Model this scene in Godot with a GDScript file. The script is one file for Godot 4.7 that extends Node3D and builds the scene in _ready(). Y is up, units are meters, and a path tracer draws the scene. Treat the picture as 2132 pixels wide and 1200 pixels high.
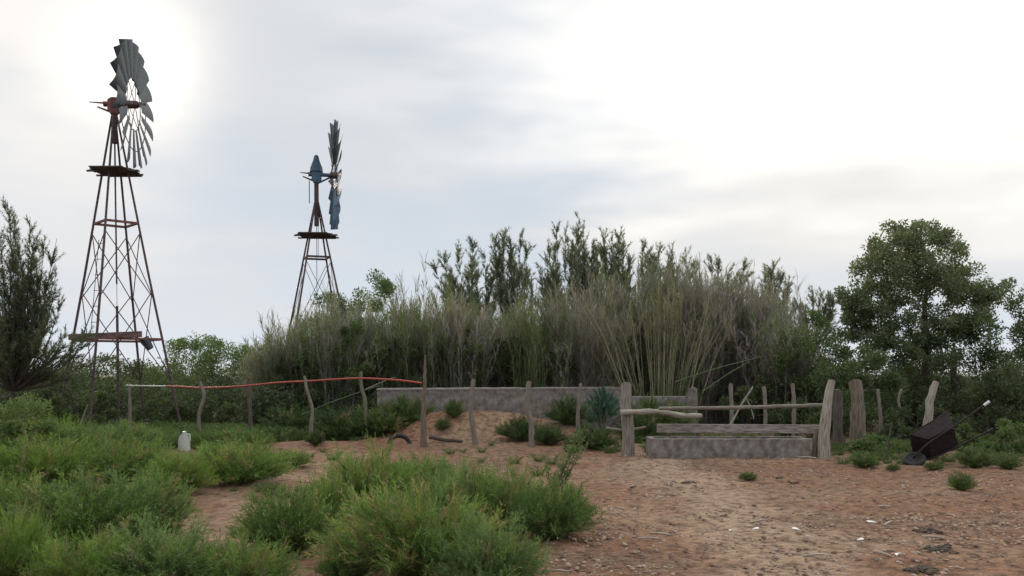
extends Node3D
# A dry farmyard with two wind pumps, a cane thicket over a concrete water tank, a cattle trough and green broom bushes.

const EYE := 1.6
const F := 1846.0          # focal length in pixels of the photograph (2132 x 1200)
const HORIZON := 779.0     # row of the horizon: the camera is level and its lens shifted up
var M := {}                # materials
var used := {}             # names taken
var R := RandomNumberGenerator.new()
var ground_noise := FastNoiseLite.new()
var patch_noise := FastNoiseLite.new()

# ------------------------------------------------------------------ mesh builder
class MB:
	var v := PackedVector3Array()
	var n := PackedVector3Array()
	var c := PackedColorArray()
	var u := PackedVector2Array()

	func tri(a: Vector3, b: Vector3, d: Vector3, k: Color) -> void:
		var m := (d - a).cross(b - a).normalized()
		v.push_back(a); v.push_back(b); v.push_back(d)
		n.push_back(m); n.push_back(m); n.push_back(m)
		c.push_back(k); c.push_back(k); c.push_back(k)
		u.push_back(Vector2.ZERO); u.push_back(Vector2(1, 0)); u.push_back(Vector2(0, 1))

	func smooth(a: Vector3, b: Vector3, d: Vector3, na: Vector3, nb: Vector3, nd: Vector3, ua: Vector2, ub: Vector2, ud: Vector2, k: Color) -> void:
		if (d - a).cross(b - a).dot(na + nb + nd) < 0.0:
			var t := b; b = d; d = t
			var tn := nb; nb = nd; nd = tn
			var tu := ub; ub = ud; ud = tu
		v.push_back(a); v.push_back(b); v.push_back(d)
		n.push_back(na); n.push_back(nb); n.push_back(nd)
		c.push_back(k); c.push_back(k); c.push_back(k)
		u.push_back(ua); u.push_back(ub); u.push_back(ud)

	func quad(a: Vector3, b: Vector3, d: Vector3, e: Vector3, out: Vector3, k: Color) -> void:
		var m := (d - a).cross(b - a)
		if m.length_squared() < 1e-14:
			m = (e - a).cross(d - a)
		m = m.normalized()
		if m.dot(out) < 0.0:
			m = -m
		var w := (b - a).length()
		var h := (e - a).length()
		smooth(a, b, d, m, m, m, Vector2(0, 0), Vector2(w, 0), Vector2(w, h), k)
		smooth(a, d, e, m, m, m, Vector2(0, 0), Vector2(w, h), Vector2(0, h), k)

	func needle(p: Vector3, d: Vector3, l: float, w: float, s: Vector3, k: Color) -> void:
		var q := d.cross(s).normalized() * (w * 0.5)
		tri(p - q, p + q, p + d * l, k)

	func leaf(p: Vector3, d: Vector3, l: float, w: float, s: Vector3, k: Color) -> void:
		var q := d.cross(s).normalized() * (w * 0.5)
		var m := p + d * (l * 0.45)
		tri(p, m - q, m + q, k)
		tri(m - q, p + d * l, m + q, k)

	# a round stem through the points, with a radius at each; bumps roughen it
	func tube(pts: Array, rad: Array, sides: int, k: Color, caps := true, bumps := 0.0, rng: RandomNumberGenerator = null) -> void:
		var rings := []
		var norms := []
		var along := 0.0
		var lens := []
		var ref := Vector3(0.31, 0.12, 0.94)
		for i in pts.size():
			var t: Vector3 = (pts[mini(i + 1, pts.size() - 1)] - pts[maxi(i - 1, 0)]).normalized()
			if absf(t.dot(ref)) > 0.95:
				ref = Vector3(0.9, 0.3, 0.1).normalized()
			var x := (ref - t * ref.dot(t)).normalized()
			var y := t.cross(x)
			if i > 0:
				along += (pts[i] - pts[i - 1]).length()
			lens.append(along)
			var ring := []
			var nr := []
			for s in sides:
				var an := TAU * s / sides
				var d := x * cos(an) + y * sin(an)
				var r: float = rad[i]
				if bumps > 0.0:
					r *= 1.0 + rng.randf_range(-bumps, bumps)
				ring.append(pts[i] + d * r)
				nr.append(d)
			rings.append(ring)
			norms.append(nr)
			ref = x
		for i in pts.size() - 1:
			for s in sides:
				var s2 := (s + 1) % sides
				var ua := Vector2(float(s) / sides, lens[i])
				var ub := Vector2(float(s + 1) / sides, lens[i])
				var uc := Vector2(float(s + 1) / sides, lens[i + 1])
				var ud := Vector2(float(s) / sides, lens[i + 1])
				smooth(rings[i][s], rings[i][s2], rings[i + 1][s2], norms[i][s], norms[i][s2], norms[i + 1][s2], ua, ub, uc, k)
				smooth(rings[i][s], rings[i + 1][s2], rings[i + 1][s], norms[i][s], norms[i + 1][s2], norms[i + 1][s], ua, uc, ud, k)
		if caps:
			for e in [0, pts.size() - 1]:
				var t2: Vector3 = (pts[1] - pts[0]) if e == 0 else (pts[e] - pts[e - 1])
				t2 = t2.normalized() * (-1.0 if e == 0 else 1.0)
				for s in sides:
					var s2 := (s + 1) % sides
					smooth(pts[e] + t2 * (rad[e] * 0.12), rings[e][s], rings[e][s2], t2, t2, t2, Vector2(0.5, 0.5), Vector2(0, 0), Vector2(1, 0), k)

	# a box with chamfered long edges between two points: across and up are half sizes
	func beam(a: Vector3, b: Vector3, w: float, h: float, up: Vector3, k: Color) -> void:
		var t := (b - a).normalized()
		var x := t.cross(up).normalized()
		var y := x.cross(t)
		var ch := minf(w, h) * 0.18
		var prof := [Vector2(-w + ch, -h), Vector2(w - ch, -h), Vector2(w, -h + ch), Vector2(w, h - ch), Vector2(w - ch, h), Vector2(-w + ch, h), Vector2(-w, h - ch), Vector2(-w, -h + ch)]
		var l := (b - a).length()
		for i in 8:
			var p: Vector2 = prof[i]
			var q: Vector2 = prof[(i + 1) % 8]
			var m := ((p + q) * 0.5)
			var nn := (x * (q.y - p.y) - y * (q.x - p.x)).normalized()
			if nn.dot(x * m.x + y * m.y) < 0.0:
				nn = -nn
			var pa := a + x * p.x + y * p.y
			var qa := a + x * q.x + y * q.y
			var pb := b + x * p.x + y * p.y
			var qb := b + x * q.x + y * q.y
			smooth(pa, qa, qb, nn, nn, nn, Vector2(i / 8.0, 0), Vector2((i + 1) / 8.0, 0), Vector2((i + 1) / 8.0, l), k)
			smooth(pa, qb, pb, nn, nn, nn, Vector2(i / 8.0, 0), Vector2((i + 1) / 8.0, l), Vector2(i / 8.0, l), k)
			for e in [0, 1]:
				var o: Vector3 = a if e == 0 else b
				var d: Vector3 = -t if e == 0 else t
				smooth(o, o + x * p.x + y * p.y, o + x * q.x + y * q.y, d, d, d, Vector2.ZERO, Vector2(p.x, p.y), Vector2(q.x, q.y), k)

	# a cast slab with chipped, uneven edges
	func slab(a: Vector3, b: Vector3, w: float, h: float, rough: float, rng: RandomNumberGenerator) -> void:
		var t := (b - a).normalized()
		var x := t.cross(Vector3.UP).normalized()
		var y := x.cross(t)
		var ch := minf(w, h) * 0.2
		var prof := [Vector2(-w + ch, -h), Vector2(w - ch, -h), Vector2(w, -h + ch), Vector2(w, 0), Vector2(w, h - ch), Vector2(w - ch, h), Vector2(-w + ch, h), Vector2(-w, h - ch), Vector2(-w, 0), Vector2(-w, -h + ch)]
		var n := maxi(2, int((b - a).length() / 0.11))
		var rings := []
		for i in n + 1:
			var chip := rough * 3.0 if rng.randf() < 0.12 else rough
			var row := []
			for j in 10:
				var p: Vector2 = prof[j]
				var q := Vector2(rng.randf_range(-1, 1), rng.randf_range(-1, 1)) * rough * 0.5
				if j in [4, 5, 6, 7]:
					q -= Vector2(signf(p.x), 1.0) * rng.randf() * chip
				p += q
				row.append(a.lerp(b, float(i) / n) + x * p.x + y * p.y)
			rings.append(row)
		for i in n:
			for j in 10:
				var k := (j + 1) % 10
				var c: Vector3 = a.lerp(b, (i + 0.5) / n)
				var m: Vector3 = (rings[i][j] + rings[i + 1][k]) * 0.5 - c
				quad(rings[i][j], rings[i][k], rings[i + 1][k], rings[i + 1][j], m, Color.WHITE)
		for e in [0, n]:
			for j in 10:
				smooth(a if e == 0 else b, rings[e][j], rings[e][(j + 1) % 10], -t if e == 0 else t, -t if e == 0 else t, -t if e == 0 else t, Vector2.ZERO, Vector2.RIGHT, Vector2.DOWN, Color.WHITE)

	# a metal sheet with thickness: a grid of points and the normal of its face
	func sheet(g: Array, thick: float, k: Color) -> void:
		var rows := g.size()
		var cols: int = g[0].size()
		var nn := []
		for i in rows:
			var row := []
			for j in cols:
				var du: Vector3 = g[mini(i + 1, rows - 1)][j] - g[maxi(i - 1, 0)][j]
				var dv: Vector3 = g[i][mini(j + 1, cols - 1)] - g[i][maxi(j - 1, 0)]
				row.append(du.cross(dv).normalized())
			nn.append(row)
		for sgn in [1.0, -1.0]:
			for i in rows - 1:
				for j in cols - 1:
					var id := [[i, j], [i, j + 1], [i + 1, j + 1], [i + 1, j]]
					var p := []
					var q := []
					for e in id:
						var nv: Vector3 = nn[e[0]][e[1]] * sgn
						q.append(nv)
						p.append(g[e[0]][e[1]] + nv * thick * 0.5)
					smooth(p[0], p[1], p[2], q[0], q[1], q[2], Vector2(id[0][1], id[0][0]), Vector2(id[1][1], id[1][0]), Vector2(id[2][1], id[2][0]), k)
					smooth(p[0], p[2], p[3], q[0], q[2], q[3], Vector2(id[0][1], id[0][0]), Vector2(id[2][1], id[2][0]), Vector2(id[3][1], id[3][0]), k)
		var mid: Vector3 = g[rows / 2][cols / 2]
		var edge := []
		for j in cols: edge.append([0, j])
		for i in range(1, rows): edge.append([i, cols - 1])
		for j in range(cols - 2, -1, -1): edge.append([rows - 1, j])
		for i in range(rows - 2, -1, -1): edge.append([i, 0])
		for e in edge.size() - 1:
			var a: Array = edge[e]
			var b: Array = edge[e + 1]
			var pa: Vector3 = g[a[0]][a[1]]
			var pb: Vector3 = g[b[0]][b[1]]
			var na: Vector3 = nn[a[0]][a[1]] * thick * 0.5
			var nb: Vector3 = nn[b[0]][b[1]] * thick * 0.5
			quad(pa - na, pb - nb, pb + nb, pa + na, (pa + pb) * 0.5 - mid, k)

	func mesh(m: Material) -> ArrayMesh:
		var a := []
		a.resize(Mesh.ARRAY_MAX)
		a[Mesh.ARRAY_VERTEX] = v
		a[Mesh.ARRAY_NORMAL] = n
		a[Mesh.ARRAY_COLOR] = c
		a[Mesh.ARRAY_TEX_UV] = u
		var am := ArrayMesh.new()
		am.add_surface_from_arrays(Mesh.PRIMITIVE_TRIANGLES, a)
		am.surface_set_material(0, m)
		return am

# ------------------------------------------------------------------ naming and placing
func numbered(s: String) -> String:
	var k: int = used.get(s, 0)
	used[s] = k + 1
	return s if k == 0 else "%s_%03d" % [s, k]

func tag(o: Node3D, label: String, category := "", group := "", kind := "") -> Node3D:
	if label: o.set_meta("label", label)
	if category: o.set_meta("category", category)
	if group: o.set_meta("group", group)
	if kind: o.set_meta("kind", kind)
	return o

func thing(called: String, label: String, category: String, where := Vector3.ZERO, group := "") -> Node3D:
	var o := Node3D.new()
	o.name = numbered(called)
	add_child(o)
	o.position = where
	return tag(o, label, category, group)

func part(called: String, m: Mesh, parent: Node) -> MeshInstance3D:
	var o := MeshInstance3D.new()
	o.name = numbered(called) if parent == self else called
	o.mesh = m
	parent.add_child(o, true)
	return o

# the point at depth d (metres along -z) on the ray of the photograph's pixel
func W(px: float, py: float, d: float) -> Vector3:
	return Vector3((px - 1066.0) / F * d, EYE + (HORIZON - py) / F * d, -d)

func H(x: float, z: float) -> float:
	var h := ground_noise.get_noise_2d(x, z) * 0.05
	h += 0.62 * exp(-(pow((x + 0.3) / 1.75, 2.0) + pow((z + 22.3) / 1.0, 2.0)))
	h += 0.40 * exp(-(pow((x + 2.0) / 1.0, 2.0) + pow((z + 22.0) / 0.9, 2.0)))
	h += 0.30 * exp(-(pow((x - 1.3) / 0.9, 2.0) + pow((z + 21.2) / 0.8, 2.0)))
	h += 0.12 * exp(-(pow((x + 4.6) / 1.2, 2.0) + pow((z + 19.3) / 0.6, 2.0)))
	return h

func G(px: float, d: float) -> Vector3:
	var p := W(px, 779.0 + F * EYE / d, d)
	p.y = H(p.x, p.z)
	return p

func rv() -> Vector3:
	return Vector3(R.randfn(), R.randfn(), R.randfn()).normalized()

func mixc(a: Color, b: Color, t: float) -> Color:
	return a.lerp(b, t)

func jit(k: Color, s: float) -> Color:
	var f := 1.0 + R.randf_range(-s, s)
	return Color(k.r * f * (1.0 + R.randf_range(-s, s) * 0.25), k.g * f, k.b * f * (1.0 + R.randf_range(-s, s) * 0.25))

# ------------------------------------------------------------------ materials
func lin(r: float, g: float, b: float) -> Color:
	return Color(r, g, b).linear_to_srgb()

func noise_tex(freq: float, cols: Array, offs: Array, seed_: int, size := 512, normal := false, octaves := 5) -> NoiseTexture2D:
	var f := FastNoiseLite.new()
	f.noise_type = FastNoiseLite.TYPE_SIMPLEX_SMOOTH
	f.frequency = freq
	f.seed = seed_
	f.fractal_octaves = octaves
	f.fractal_gain = 0.6
	var t := NoiseTexture2D.new()
	t.width = size
	t.height = size
	t.seamless = true
	t.noise = f
	if normal:
		t.as_normal_map = true
		t.bump_strength = 6.0
	elif cols.size():
		var g := Gradient.new()
		g.colors = PackedColorArray(cols)
		g.offsets = PackedFloat32Array(offs)
		t.color_ramp = g
	return t

func mat(name_: String, col: Color, rough: float, metal := 0.0) -> StandardMaterial3D:
	var m := StandardMaterial3D.new()
	m.resource_name = name_
	m.albedo_color = col
	m.roughness = rough
	m.metallic = metal
	M[name_] = m
	return m

func make_materials() -> void:
	var m := mat("leaf", Color.WHITE, 0.7)
	m.vertex_color_use_as_albedo = true
	m.backlight_enabled = true
	m.backlight = Color(0.85, 0.88, 0.62)
	m.cull_mode = BaseMaterial3D.CULL_DISABLED
	m = mat("dry", Color.WHITE, 0.85)
	m.vertex_color_use_as_albedo = true
	m.cull_mode = BaseMaterial3D.CULL_DISABLED
	m = mat("bark", Color.WHITE, 0.9)
	m.vertex_color_use_as_albedo = true
	var grain := noise_tex(0.012, [lin(0.32, 0.30, 0.27), lin(0.75, 0.72, 0.68), lin(1, 1, 1)], [0.2, 0.5, 0.8], 11)
	m.albedo_texture = grain
	m.uv1_scale = Vector3(2.0, 0.5, 1.0)
	m = mat("wood", Color.WHITE, 0.88)
	m.vertex_color_use_as_albedo = true
	m.albedo_texture = noise_tex(0.014, [lin(0.45, 0.41, 0.37), lin(0.70, 0.66, 0.61), lin(0.9, 0.88, 0.84), lin(1, 1, 1)], [0.22, 0.42, 0.6, 0.85], 5)
	m.uv1_scale = Vector3(3.0, 0.35, 1.0)
	m.heightmap_enabled = true
	m.heightmap_texture = noise_tex(0.02, [], [], 6)
	m.heightmap_scale = 0.8
	m = mat("rust_steel", Color.WHITE, 0.72, 0.15)
	m.albedo_texture = noise_tex(0.02, [lin(0.050, 0.036, 0.038), lin(0.090, 0.062, 0.062), lin(0.14, 0.075, 0.066), lin(0.13, 0.12, 0.135)], [0.25, 0.45, 0.62, 0.8], 21)
	m.uv1_triplanar = true
	m.uv1_scale = Vector3(1.1, 1.1, 1.1)
	m = mat("red_steel", Color.WHITE, 0.65, 0.1)
	m.albedo_texture = noise_tex(0.02, [lin(0.07, 0.03, 0.025), lin(0.20, 0.07, 0.055), lin(0.26, 0.10, 0.08)], [0.25, 0.5, 0.75], 22)
	m.uv1_triplanar = true
	m = mat("galvanised", Color.WHITE, 0.55, 0.35)
	m.albedo_texture = noise_tex(0.016, [lin(0.04, 0.06, 0.075), lin(0.075, 0.095, 0.11), lin(0.115, 0.125, 0.135), lin(0.09, 0.055, 0.042)], [0.2, 0.45, 0.7, 0.88], 23)
	m.uv1_triplanar = true
	m.uv1_scale = Vector3(1.3, 1.3, 1.3)
	m = mat("blue_paint", Color.WHITE, 0.5, 0.1)
	m.albedo_texture = noise_tex(0.02, [lin(0.05, 0.09, 0.15), lin(0.07, 0.14, 0.22), lin(0.10, 0.17, 0.24)], [0.25, 0.5, 0.75], 24)
	m.uv1_triplanar = true
	m = mat("old_planks", Color.WHITE, 0.85)
	m.albedo_texture = noise_tex(0.02, [lin(0.06, 0.045, 0.05), lin(0.11, 0.085, 0.085), lin(0.17, 0.14, 0.13)], [0.25, 0.5, 0.8], 25)
	m.uv1_scale = Vector3(1.0, 0.3, 1.0)
	m = mat("red_planks", Color.WHITE, 0.85)
	m.albedo_texture = noise_tex(0.02, [lin(0.13, 0.075, 0.07), lin(0.20, 0.12, 0.11), lin(0.26, 0.17, 0.155)], [0.25, 0.5, 0.8], 29)
	m.uv1_scale = Vector3(1.0, 0.3, 1.0)
	m = mat("concrete", Color.WHITE, 0.92)
	m.albedo_texture = noise_tex(0.008, [lin(0.14, 0.115, 0.097), lin(0.20, 0.17, 0.148), lin(0.235, 0.205, 0.18), lin(0.32, 0.285, 0.255)], [0.2, 0.42, 0.62, 0.88], 26, 1024)
	m.uv1_triplanar = true
	m.uv1_scale = Vector3(0.55, 0.42, 0.55)
	m.normal_enabled = true
	m.normal_texture = noise_tex(0.02, [], [], 27, 512, true)
	m.normal_scale = 0.6
	m = mat("barrow_rust", Color.WHITE, 0.8, 0.1)
	m.albedo_texture = noise_tex(0.02, [lin(0.010, 0.006, 0.006), lin(0.020, 0.011, 0.010), lin(0.040, 0.022, 0.018)], [0.25, 0.5, 0.75], 28)
	m.uv1_triplanar = true
	mat("rubber", lin(0.02, 0.02, 0.02), 0.85)
	mat("red_plastic", lin(0.42, 0.07, 0.05), 0.5)
	mat("pale_plastic", lin(0.55, 0.58, 0.52), 0.45)
	mat("dark_plastic", lin(0.03, 0.035, 0.05), 0.5)
	mat("cloth_tip", lin(0.6, 0.6, 0.58), 0.8)
	m = mat("soil", Color.WHITE, 0.95)
	m.vertex_color_use_as_albedo = true
	m.albedo_texture = noise_tex(0.012, [lin(0.42, 0.38, 0.34), lin(0.70, 0.68, 0.66), lin(0.92, 0.92, 0.92), lin(1, 1, 1)], [0.22, 0.42, 0.6, 0.8], 31, 1024, false, 7)
	m.uv1_scale = Vector3(0.4, 0.4, 0.4)
	m.heightmap_enabled = true
	m.heightmap_texture = noise_tex(0.02, [], [], 32, 1024, false, 7)
	m.heightmap_scale = 5.0
	m = mat("clod", Color.WHITE, 0.95)
	m.vertex_color_use_as_albedo = true

# ------------------------------------------------------------------ sky
func make_sky() -> ImageTexture:
	var w := 1536
	var h := 768
	var im := Image.create(w, h, false, Image.FORMAT_RGBF)
	var f := FastNoiseLite.new()
	f.noise_type = FastNoiseLite.TYPE_SIMPLEX_SMOOTH
	f.frequency = 0.9
	f.seed = 7
	f.fractal_octaves = 5
	f.fractal_gain = 0.55
	var g := FastNoiseLite.new()
	g.noise_type = FastNoiseLite.TYPE_SIMPLEX_SMOOTH
	g.frequency = 1.6
	g.seed = 19
	g.fractal_octaves = 4
	for j in h:
		var el := PI * 0.5 - PI * (j + 0.5) / h
		if el < -0.02:
			for i in w:
				im.set_pixel(i, j, Color(0.30, 0.28, 0.26))
			continue
		var sy := sin(el)
		var cy := cos(el)
		for i in w:
			var az := TAU * (i + 0.5) / w
			var d := Vector3(sin(az) * cy, sy, -cos(az) * cy)
			var a := az if az < PI else az - TAU
			var k := 1.0 / (sy + 0.28)
			var q := Vector3(d.x * k, 3.0, d.z * k)         # a flat layer of cloud overhead
			var cl := f.get_noise_3d(q.x, q.y, q.z * 1.2)
			var st := g.get_noise_3d(d.x * 1.6, d.y * 8.0, d.z * 1.6)
			var c := Color(0.585, 0.645, 0.725).lerp(Color(0.76, 0.815, 0.885), exp(-el / 0.17))
			# thin cloud: greyer and warmer
			var thin := smoothstep(-0.2, 0.4, cl * 0.8 + st * 0.5)
			c = c.lerp(Color(0.79, 0.785, 0.79), thin * 0.6)
			# the sun behind the veil and the bright bank of cloud beside it
			var da := (a + 0.409) * cos(0.31)
			var de := el - 0.312
			var edge := st * 0.22 + cl * 0.18
			var s2 := exp(-(da * da + de * de) / (2.0 * 0.035 * 0.035))
			var veil := exp(-(pow(maxf(0.0, da - 0.015) / 0.065, 2.0) + pow(minf(0.0, da - 0.015) / 0.30, 2.0) + pow(maxf(0.0, de) / 0.11, 2.0) + pow(minf(0.0, de) / 0.15, 2.0)))
			veil = clampf(veil * (1.05 + edge * 3.0), 0.0, 1.0)
			c = c.lerp(Color(1.0, 0.965, 0.92), veil * 0.95)
			var b := smoothstep(-0.22, 0.26, a - 0.05 + edge * 0.8 - maxf(0.0, 0.29 - el) * 1.1) * smoothstep(0.06, 0.32, el + edge * 0.5)
			var away := 1.0 - smoothstep(0.9, 1.7, a)
			var warm := smoothstep(0.0, 0.3, a + edge * 0.6) * away * smoothstep(0.03, 0.17, el)
			c = c.lerp(Color(0.87, 0.845, 0.805), warm * 0.85)
			var glow := 0.45 * s2 + 0.40 * b * away
			c = Color(c.r + glow * 0.98, c.g + glow * 0.92, c.b + glow * 0.80)
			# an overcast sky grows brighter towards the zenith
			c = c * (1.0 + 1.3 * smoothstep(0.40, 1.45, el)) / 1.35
			im.set_pixel(i, j, c)
	return ImageTexture.create_from_image(im)

# ------------------------------------------------------------------ plants
# a broom-like bush: fine stems fanning out of the ground, with thread leaves
func bush_mesh(sd: int, rad: float, hgt: float, stems: int, twigs: int, per: int, green: Color, tip: Color, tipshare: float, broad := 0.0) -> ArrayMesh:
	R.seed = sd
	var mb := MB.new()
	for s in stems:
		var az := R.randf() * TAU
		var th := acos(R.randf_range(0.22, 1.0))
		var dome := R.randf_range(0.6, 1.0)
		var out := Vector3(cos(az), 0, sin(az))
		var a := out * R.randf() * rad * 0.22
		var e := a + (out * sin(th) * rad + Vector3.UP * maxf(cos(th), 0.3) * hgt) * dome
		var mid := a.lerp(e, 0.5) + Vector3.UP * hgt * 0.05 + rv() * rad * 0.06
		var straw := R.randf() < tipshare
		var base := jit(green, 0.3)
		var st := mixc(base, Color(0.22, 0.17, 0.10), R.randf_range(0.3, 0.9))
		if R.randf() < 0.06:
			base = jit(Color(0.24, 0.20, 0.13), 0.2)
		var q := rv()
		mb.needle(a, (mid - a).normalized(), (mid - a).length() * 1.15, 0.010, q, st)
		mb.needle(mid, (e - mid).normalized(), (e - mid).length(), 0.007, q, st)
		for t in twigs:
			var f := R.randf_range(0.25, 1.0)
			var p := a.lerp(mid, f * 2.0) if f < 0.5 else mid.lerp(e, f * 2.0 - 1.0)
			var dd := ((e - mid).normalized() + rv() * 0.55 + Vector3.UP * 0.25).normalized()
			var tl := R.randf_range(0.09, 0.2) * rad / 0.6
			var k := jit(base, 0.22)
			if straw and f > 0.45:
				k = jit(tip, 0.25)
			mb.needle(p, dd, tl, 0.005, rv(), k)
			for i in per:
				var g := R.randf()
				var nd := (dd + rv() * 0.75).normalized()
				if R.randf() < broad:
					mb.leaf(p + dd * tl * g, nd, R.randf_range(0.018, 0.034), R.randf_range(0.008, 0.014), rv(), jit(k, 0.2))
				else:
					mb.needle(p + dd * tl * g, nd, R.randf_range(0.025, 0.06), R.randf_range(0.004, 0.0075), rv(), jit(k, 0.18))
	return mb.mesh(M.leaf)

# a tuft of grass blades
func tuft_mesh(sd: int, rad: float, hgt: float, blades: int, a: Color, b: Color) -> ArrayMesh:
	R.seed = sd
	var mb := MB.new()
	for i in blades:
		var az := R.randf() * TAU
		var o := Vector3(cos(az), 0, sin(az))
		var p := o * R.randf() * rad * 0.45
		var d := (o * R.randf_range(0.05, 1.0) * rad + Vector3.UP * hgt * R.randf_range(0.55, 1.05))
		var k := jit(mixc(a, b, R.randf()), 0.2)
		var s := rv()
		var m := p + d * 0.55 + Vector3.UP * hgt * 0.08
		var w := R.randf_range(0.006, 0.014)
		mb.needle(p, (m - p).normalized(), (m - p).length() * 1.1, w, s, k)
		mb.needle(m, (p + d - m + o * 0.05).normalized(), (p + d - m).length(), w * 0.8, s, k)
	return mb.mesh(M.leaf)

# small leaves spread through lumpy masses; each clump is [centre, radii]
func leaves(mb: MB, clumps: Array, per: int, size: float, a: Color, b: Color, up: float) -> void:
	for cl in clumps:
		var tone := mixc(a, b, R.randf())
		for i in per:
			var d := rv()
			var r := pow(R.randf(), 0.45) * R.randf_range(0.75, 1.12)
			var p: Vector3 = cl[0] + d * r * cl[1]
			var ld := (d * 0.6 + rv() * 0.8 + Vector3.UP * up).normalized()
			var l := size * R.randf_range(0.7, 1.4)
			mb.leaf(p, ld, l, l * 0.5, rv(), jit(tone, 0.25))

# feathery plumes of needles, as tamarisk carries
func plumes(mb: MB, clumps: Array, per: int, size: float, a: Color, b: Color) -> void:
	for cl in clumps:
		var tone := mixc(a, b, R.randf())
		var ax: Vector3 = cl[2] if cl.size() > 2 else Vector3.UP
		for i in per:
			var d := rv()
			var r := pow(R.randf(), 0.6)
			var p: Vector3 = cl[0] + d * r * cl[1]
			var ld := (ax * 1.0 + d * 0.5 + rv() * 0.45).normalized()
			var l := size * R.randf_range(0.6, 1.4)
			mb.needle(p, ld, l, l * 0.13, rv(), jit(tone, 0.25))

func limbs(mb: MB, root_p: Vector3, fork: Vector3, clumps: Array, r0: float, k: Color, every := 1) -> void:
	# the stem, then boughs that each leave the nearest wood already grown
	var top := fork
	var far := 0.1
	for cl in clumps:
		top.y = maxf(top.y, cl[0].y)
		far = maxf(far, (cl[0] - fork).length())
	var lead := fork + Vector3(R.randf_range(-0.15, 0.15), (top.y - fork.y) * 0.55, R.randf_range(-0.15, 0.15))
	mb.tube([root_p - Vector3(0, 0.3, 0), root_p.lerp(fork, 0.4) + rv() * 0.06, fork, fork.lerp(lead, 0.5) + rv() * 0.08, lead], [r0 * 1.25, r0, r0 * 0.8, r0 * 0.5, r0 * 0.15], 8, k, true, 0.1, R)
	var nodes := [[fork, r0 * 0.6], [fork.lerp(lead, 0.33), r0 * 0.45], [fork.lerp(lead, 0.66), r0 * 0.3], [fork.lerp(root_p, 0.3), r0 * 0.6]]
	var order := []
	for i in range(0, clumps.size(), every):
		order.append(clumps[i][0])
	order.sort_custom(func(p, q): return (p - fork).length_squared() < (q - fork).length_squared())
	for e in order:
		var best := 0
		var cost := 1e9
		for i in nodes.size():
			var dn: float = (e - nodes[i][0]).length() * (1.0 if nodes[i][0].y < e.y + 0.1 else 1.8) + (nodes[i][0] - fork).length() * 0.35
			if dn < cost:
				cost = dn
				best = i
		var p: Vector3 = nodes[best][0]
		var rr: float = minf(nodes[best][1] * 0.8, r0 * 0.5)
		var m: Vector3 = p.lerp(e, 0.5) + Vector3(0, (e - p).length() * 0.08, 0) + rv() * (e - p).length() * 0.08
		mb.tube([p, m, e], [rr, rr * 0.65, rr * 0.2], 5, k, false)
		nodes.append([m, rr * 0.65])
		nodes.append([p.lerp(m, 0.5), rr * 0.8])
		nodes.append([e, rr * 0.3])

func lobe(c: Vector3, rx: float, ry: float, rz: float, n: int, r: float, flat := 0.85) -> Array:
	var out := []
	for i in n:
		var d := rv()
		var q := pow(R.randf(), 0.4)
		var s := r * R.randf_range(0.7, 1.25)
		out.append([c + Vector3(d.x * rx, d.y * ry, d.z * rz) * q, Vector3(s, s * flat, s)])
	return out

func tree(called: String, label: String, category: String, group: String, base: Vector3, fork: Vector3, clumps: Array, r0: float, per: int, size: float, a: Color, b: Color, feather: bool, bark: Color, up := 0.2, every := 1) -> Node3D:
	var t := thing(called, label, category, base, group)
	var local := []
	for cl in clumps:
		var e: Array = cl.duplicate()
		e[0] = cl[0] - base
		local.append(e)
	var tr := MB.new()
	limbs(tr, Vector3.ZERO, fork - base, local, r0, bark, every)
	part("trunk", tr.mesh(M.bark), t)
	var cr := MB.new()
	if feather:
		plumes(cr, local, per, size, a, b)
	else:
		leaves(cr, local, per, size, a, b, up)
	part("crown", cr.mesh(M.leaf), t)
	return t

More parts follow.
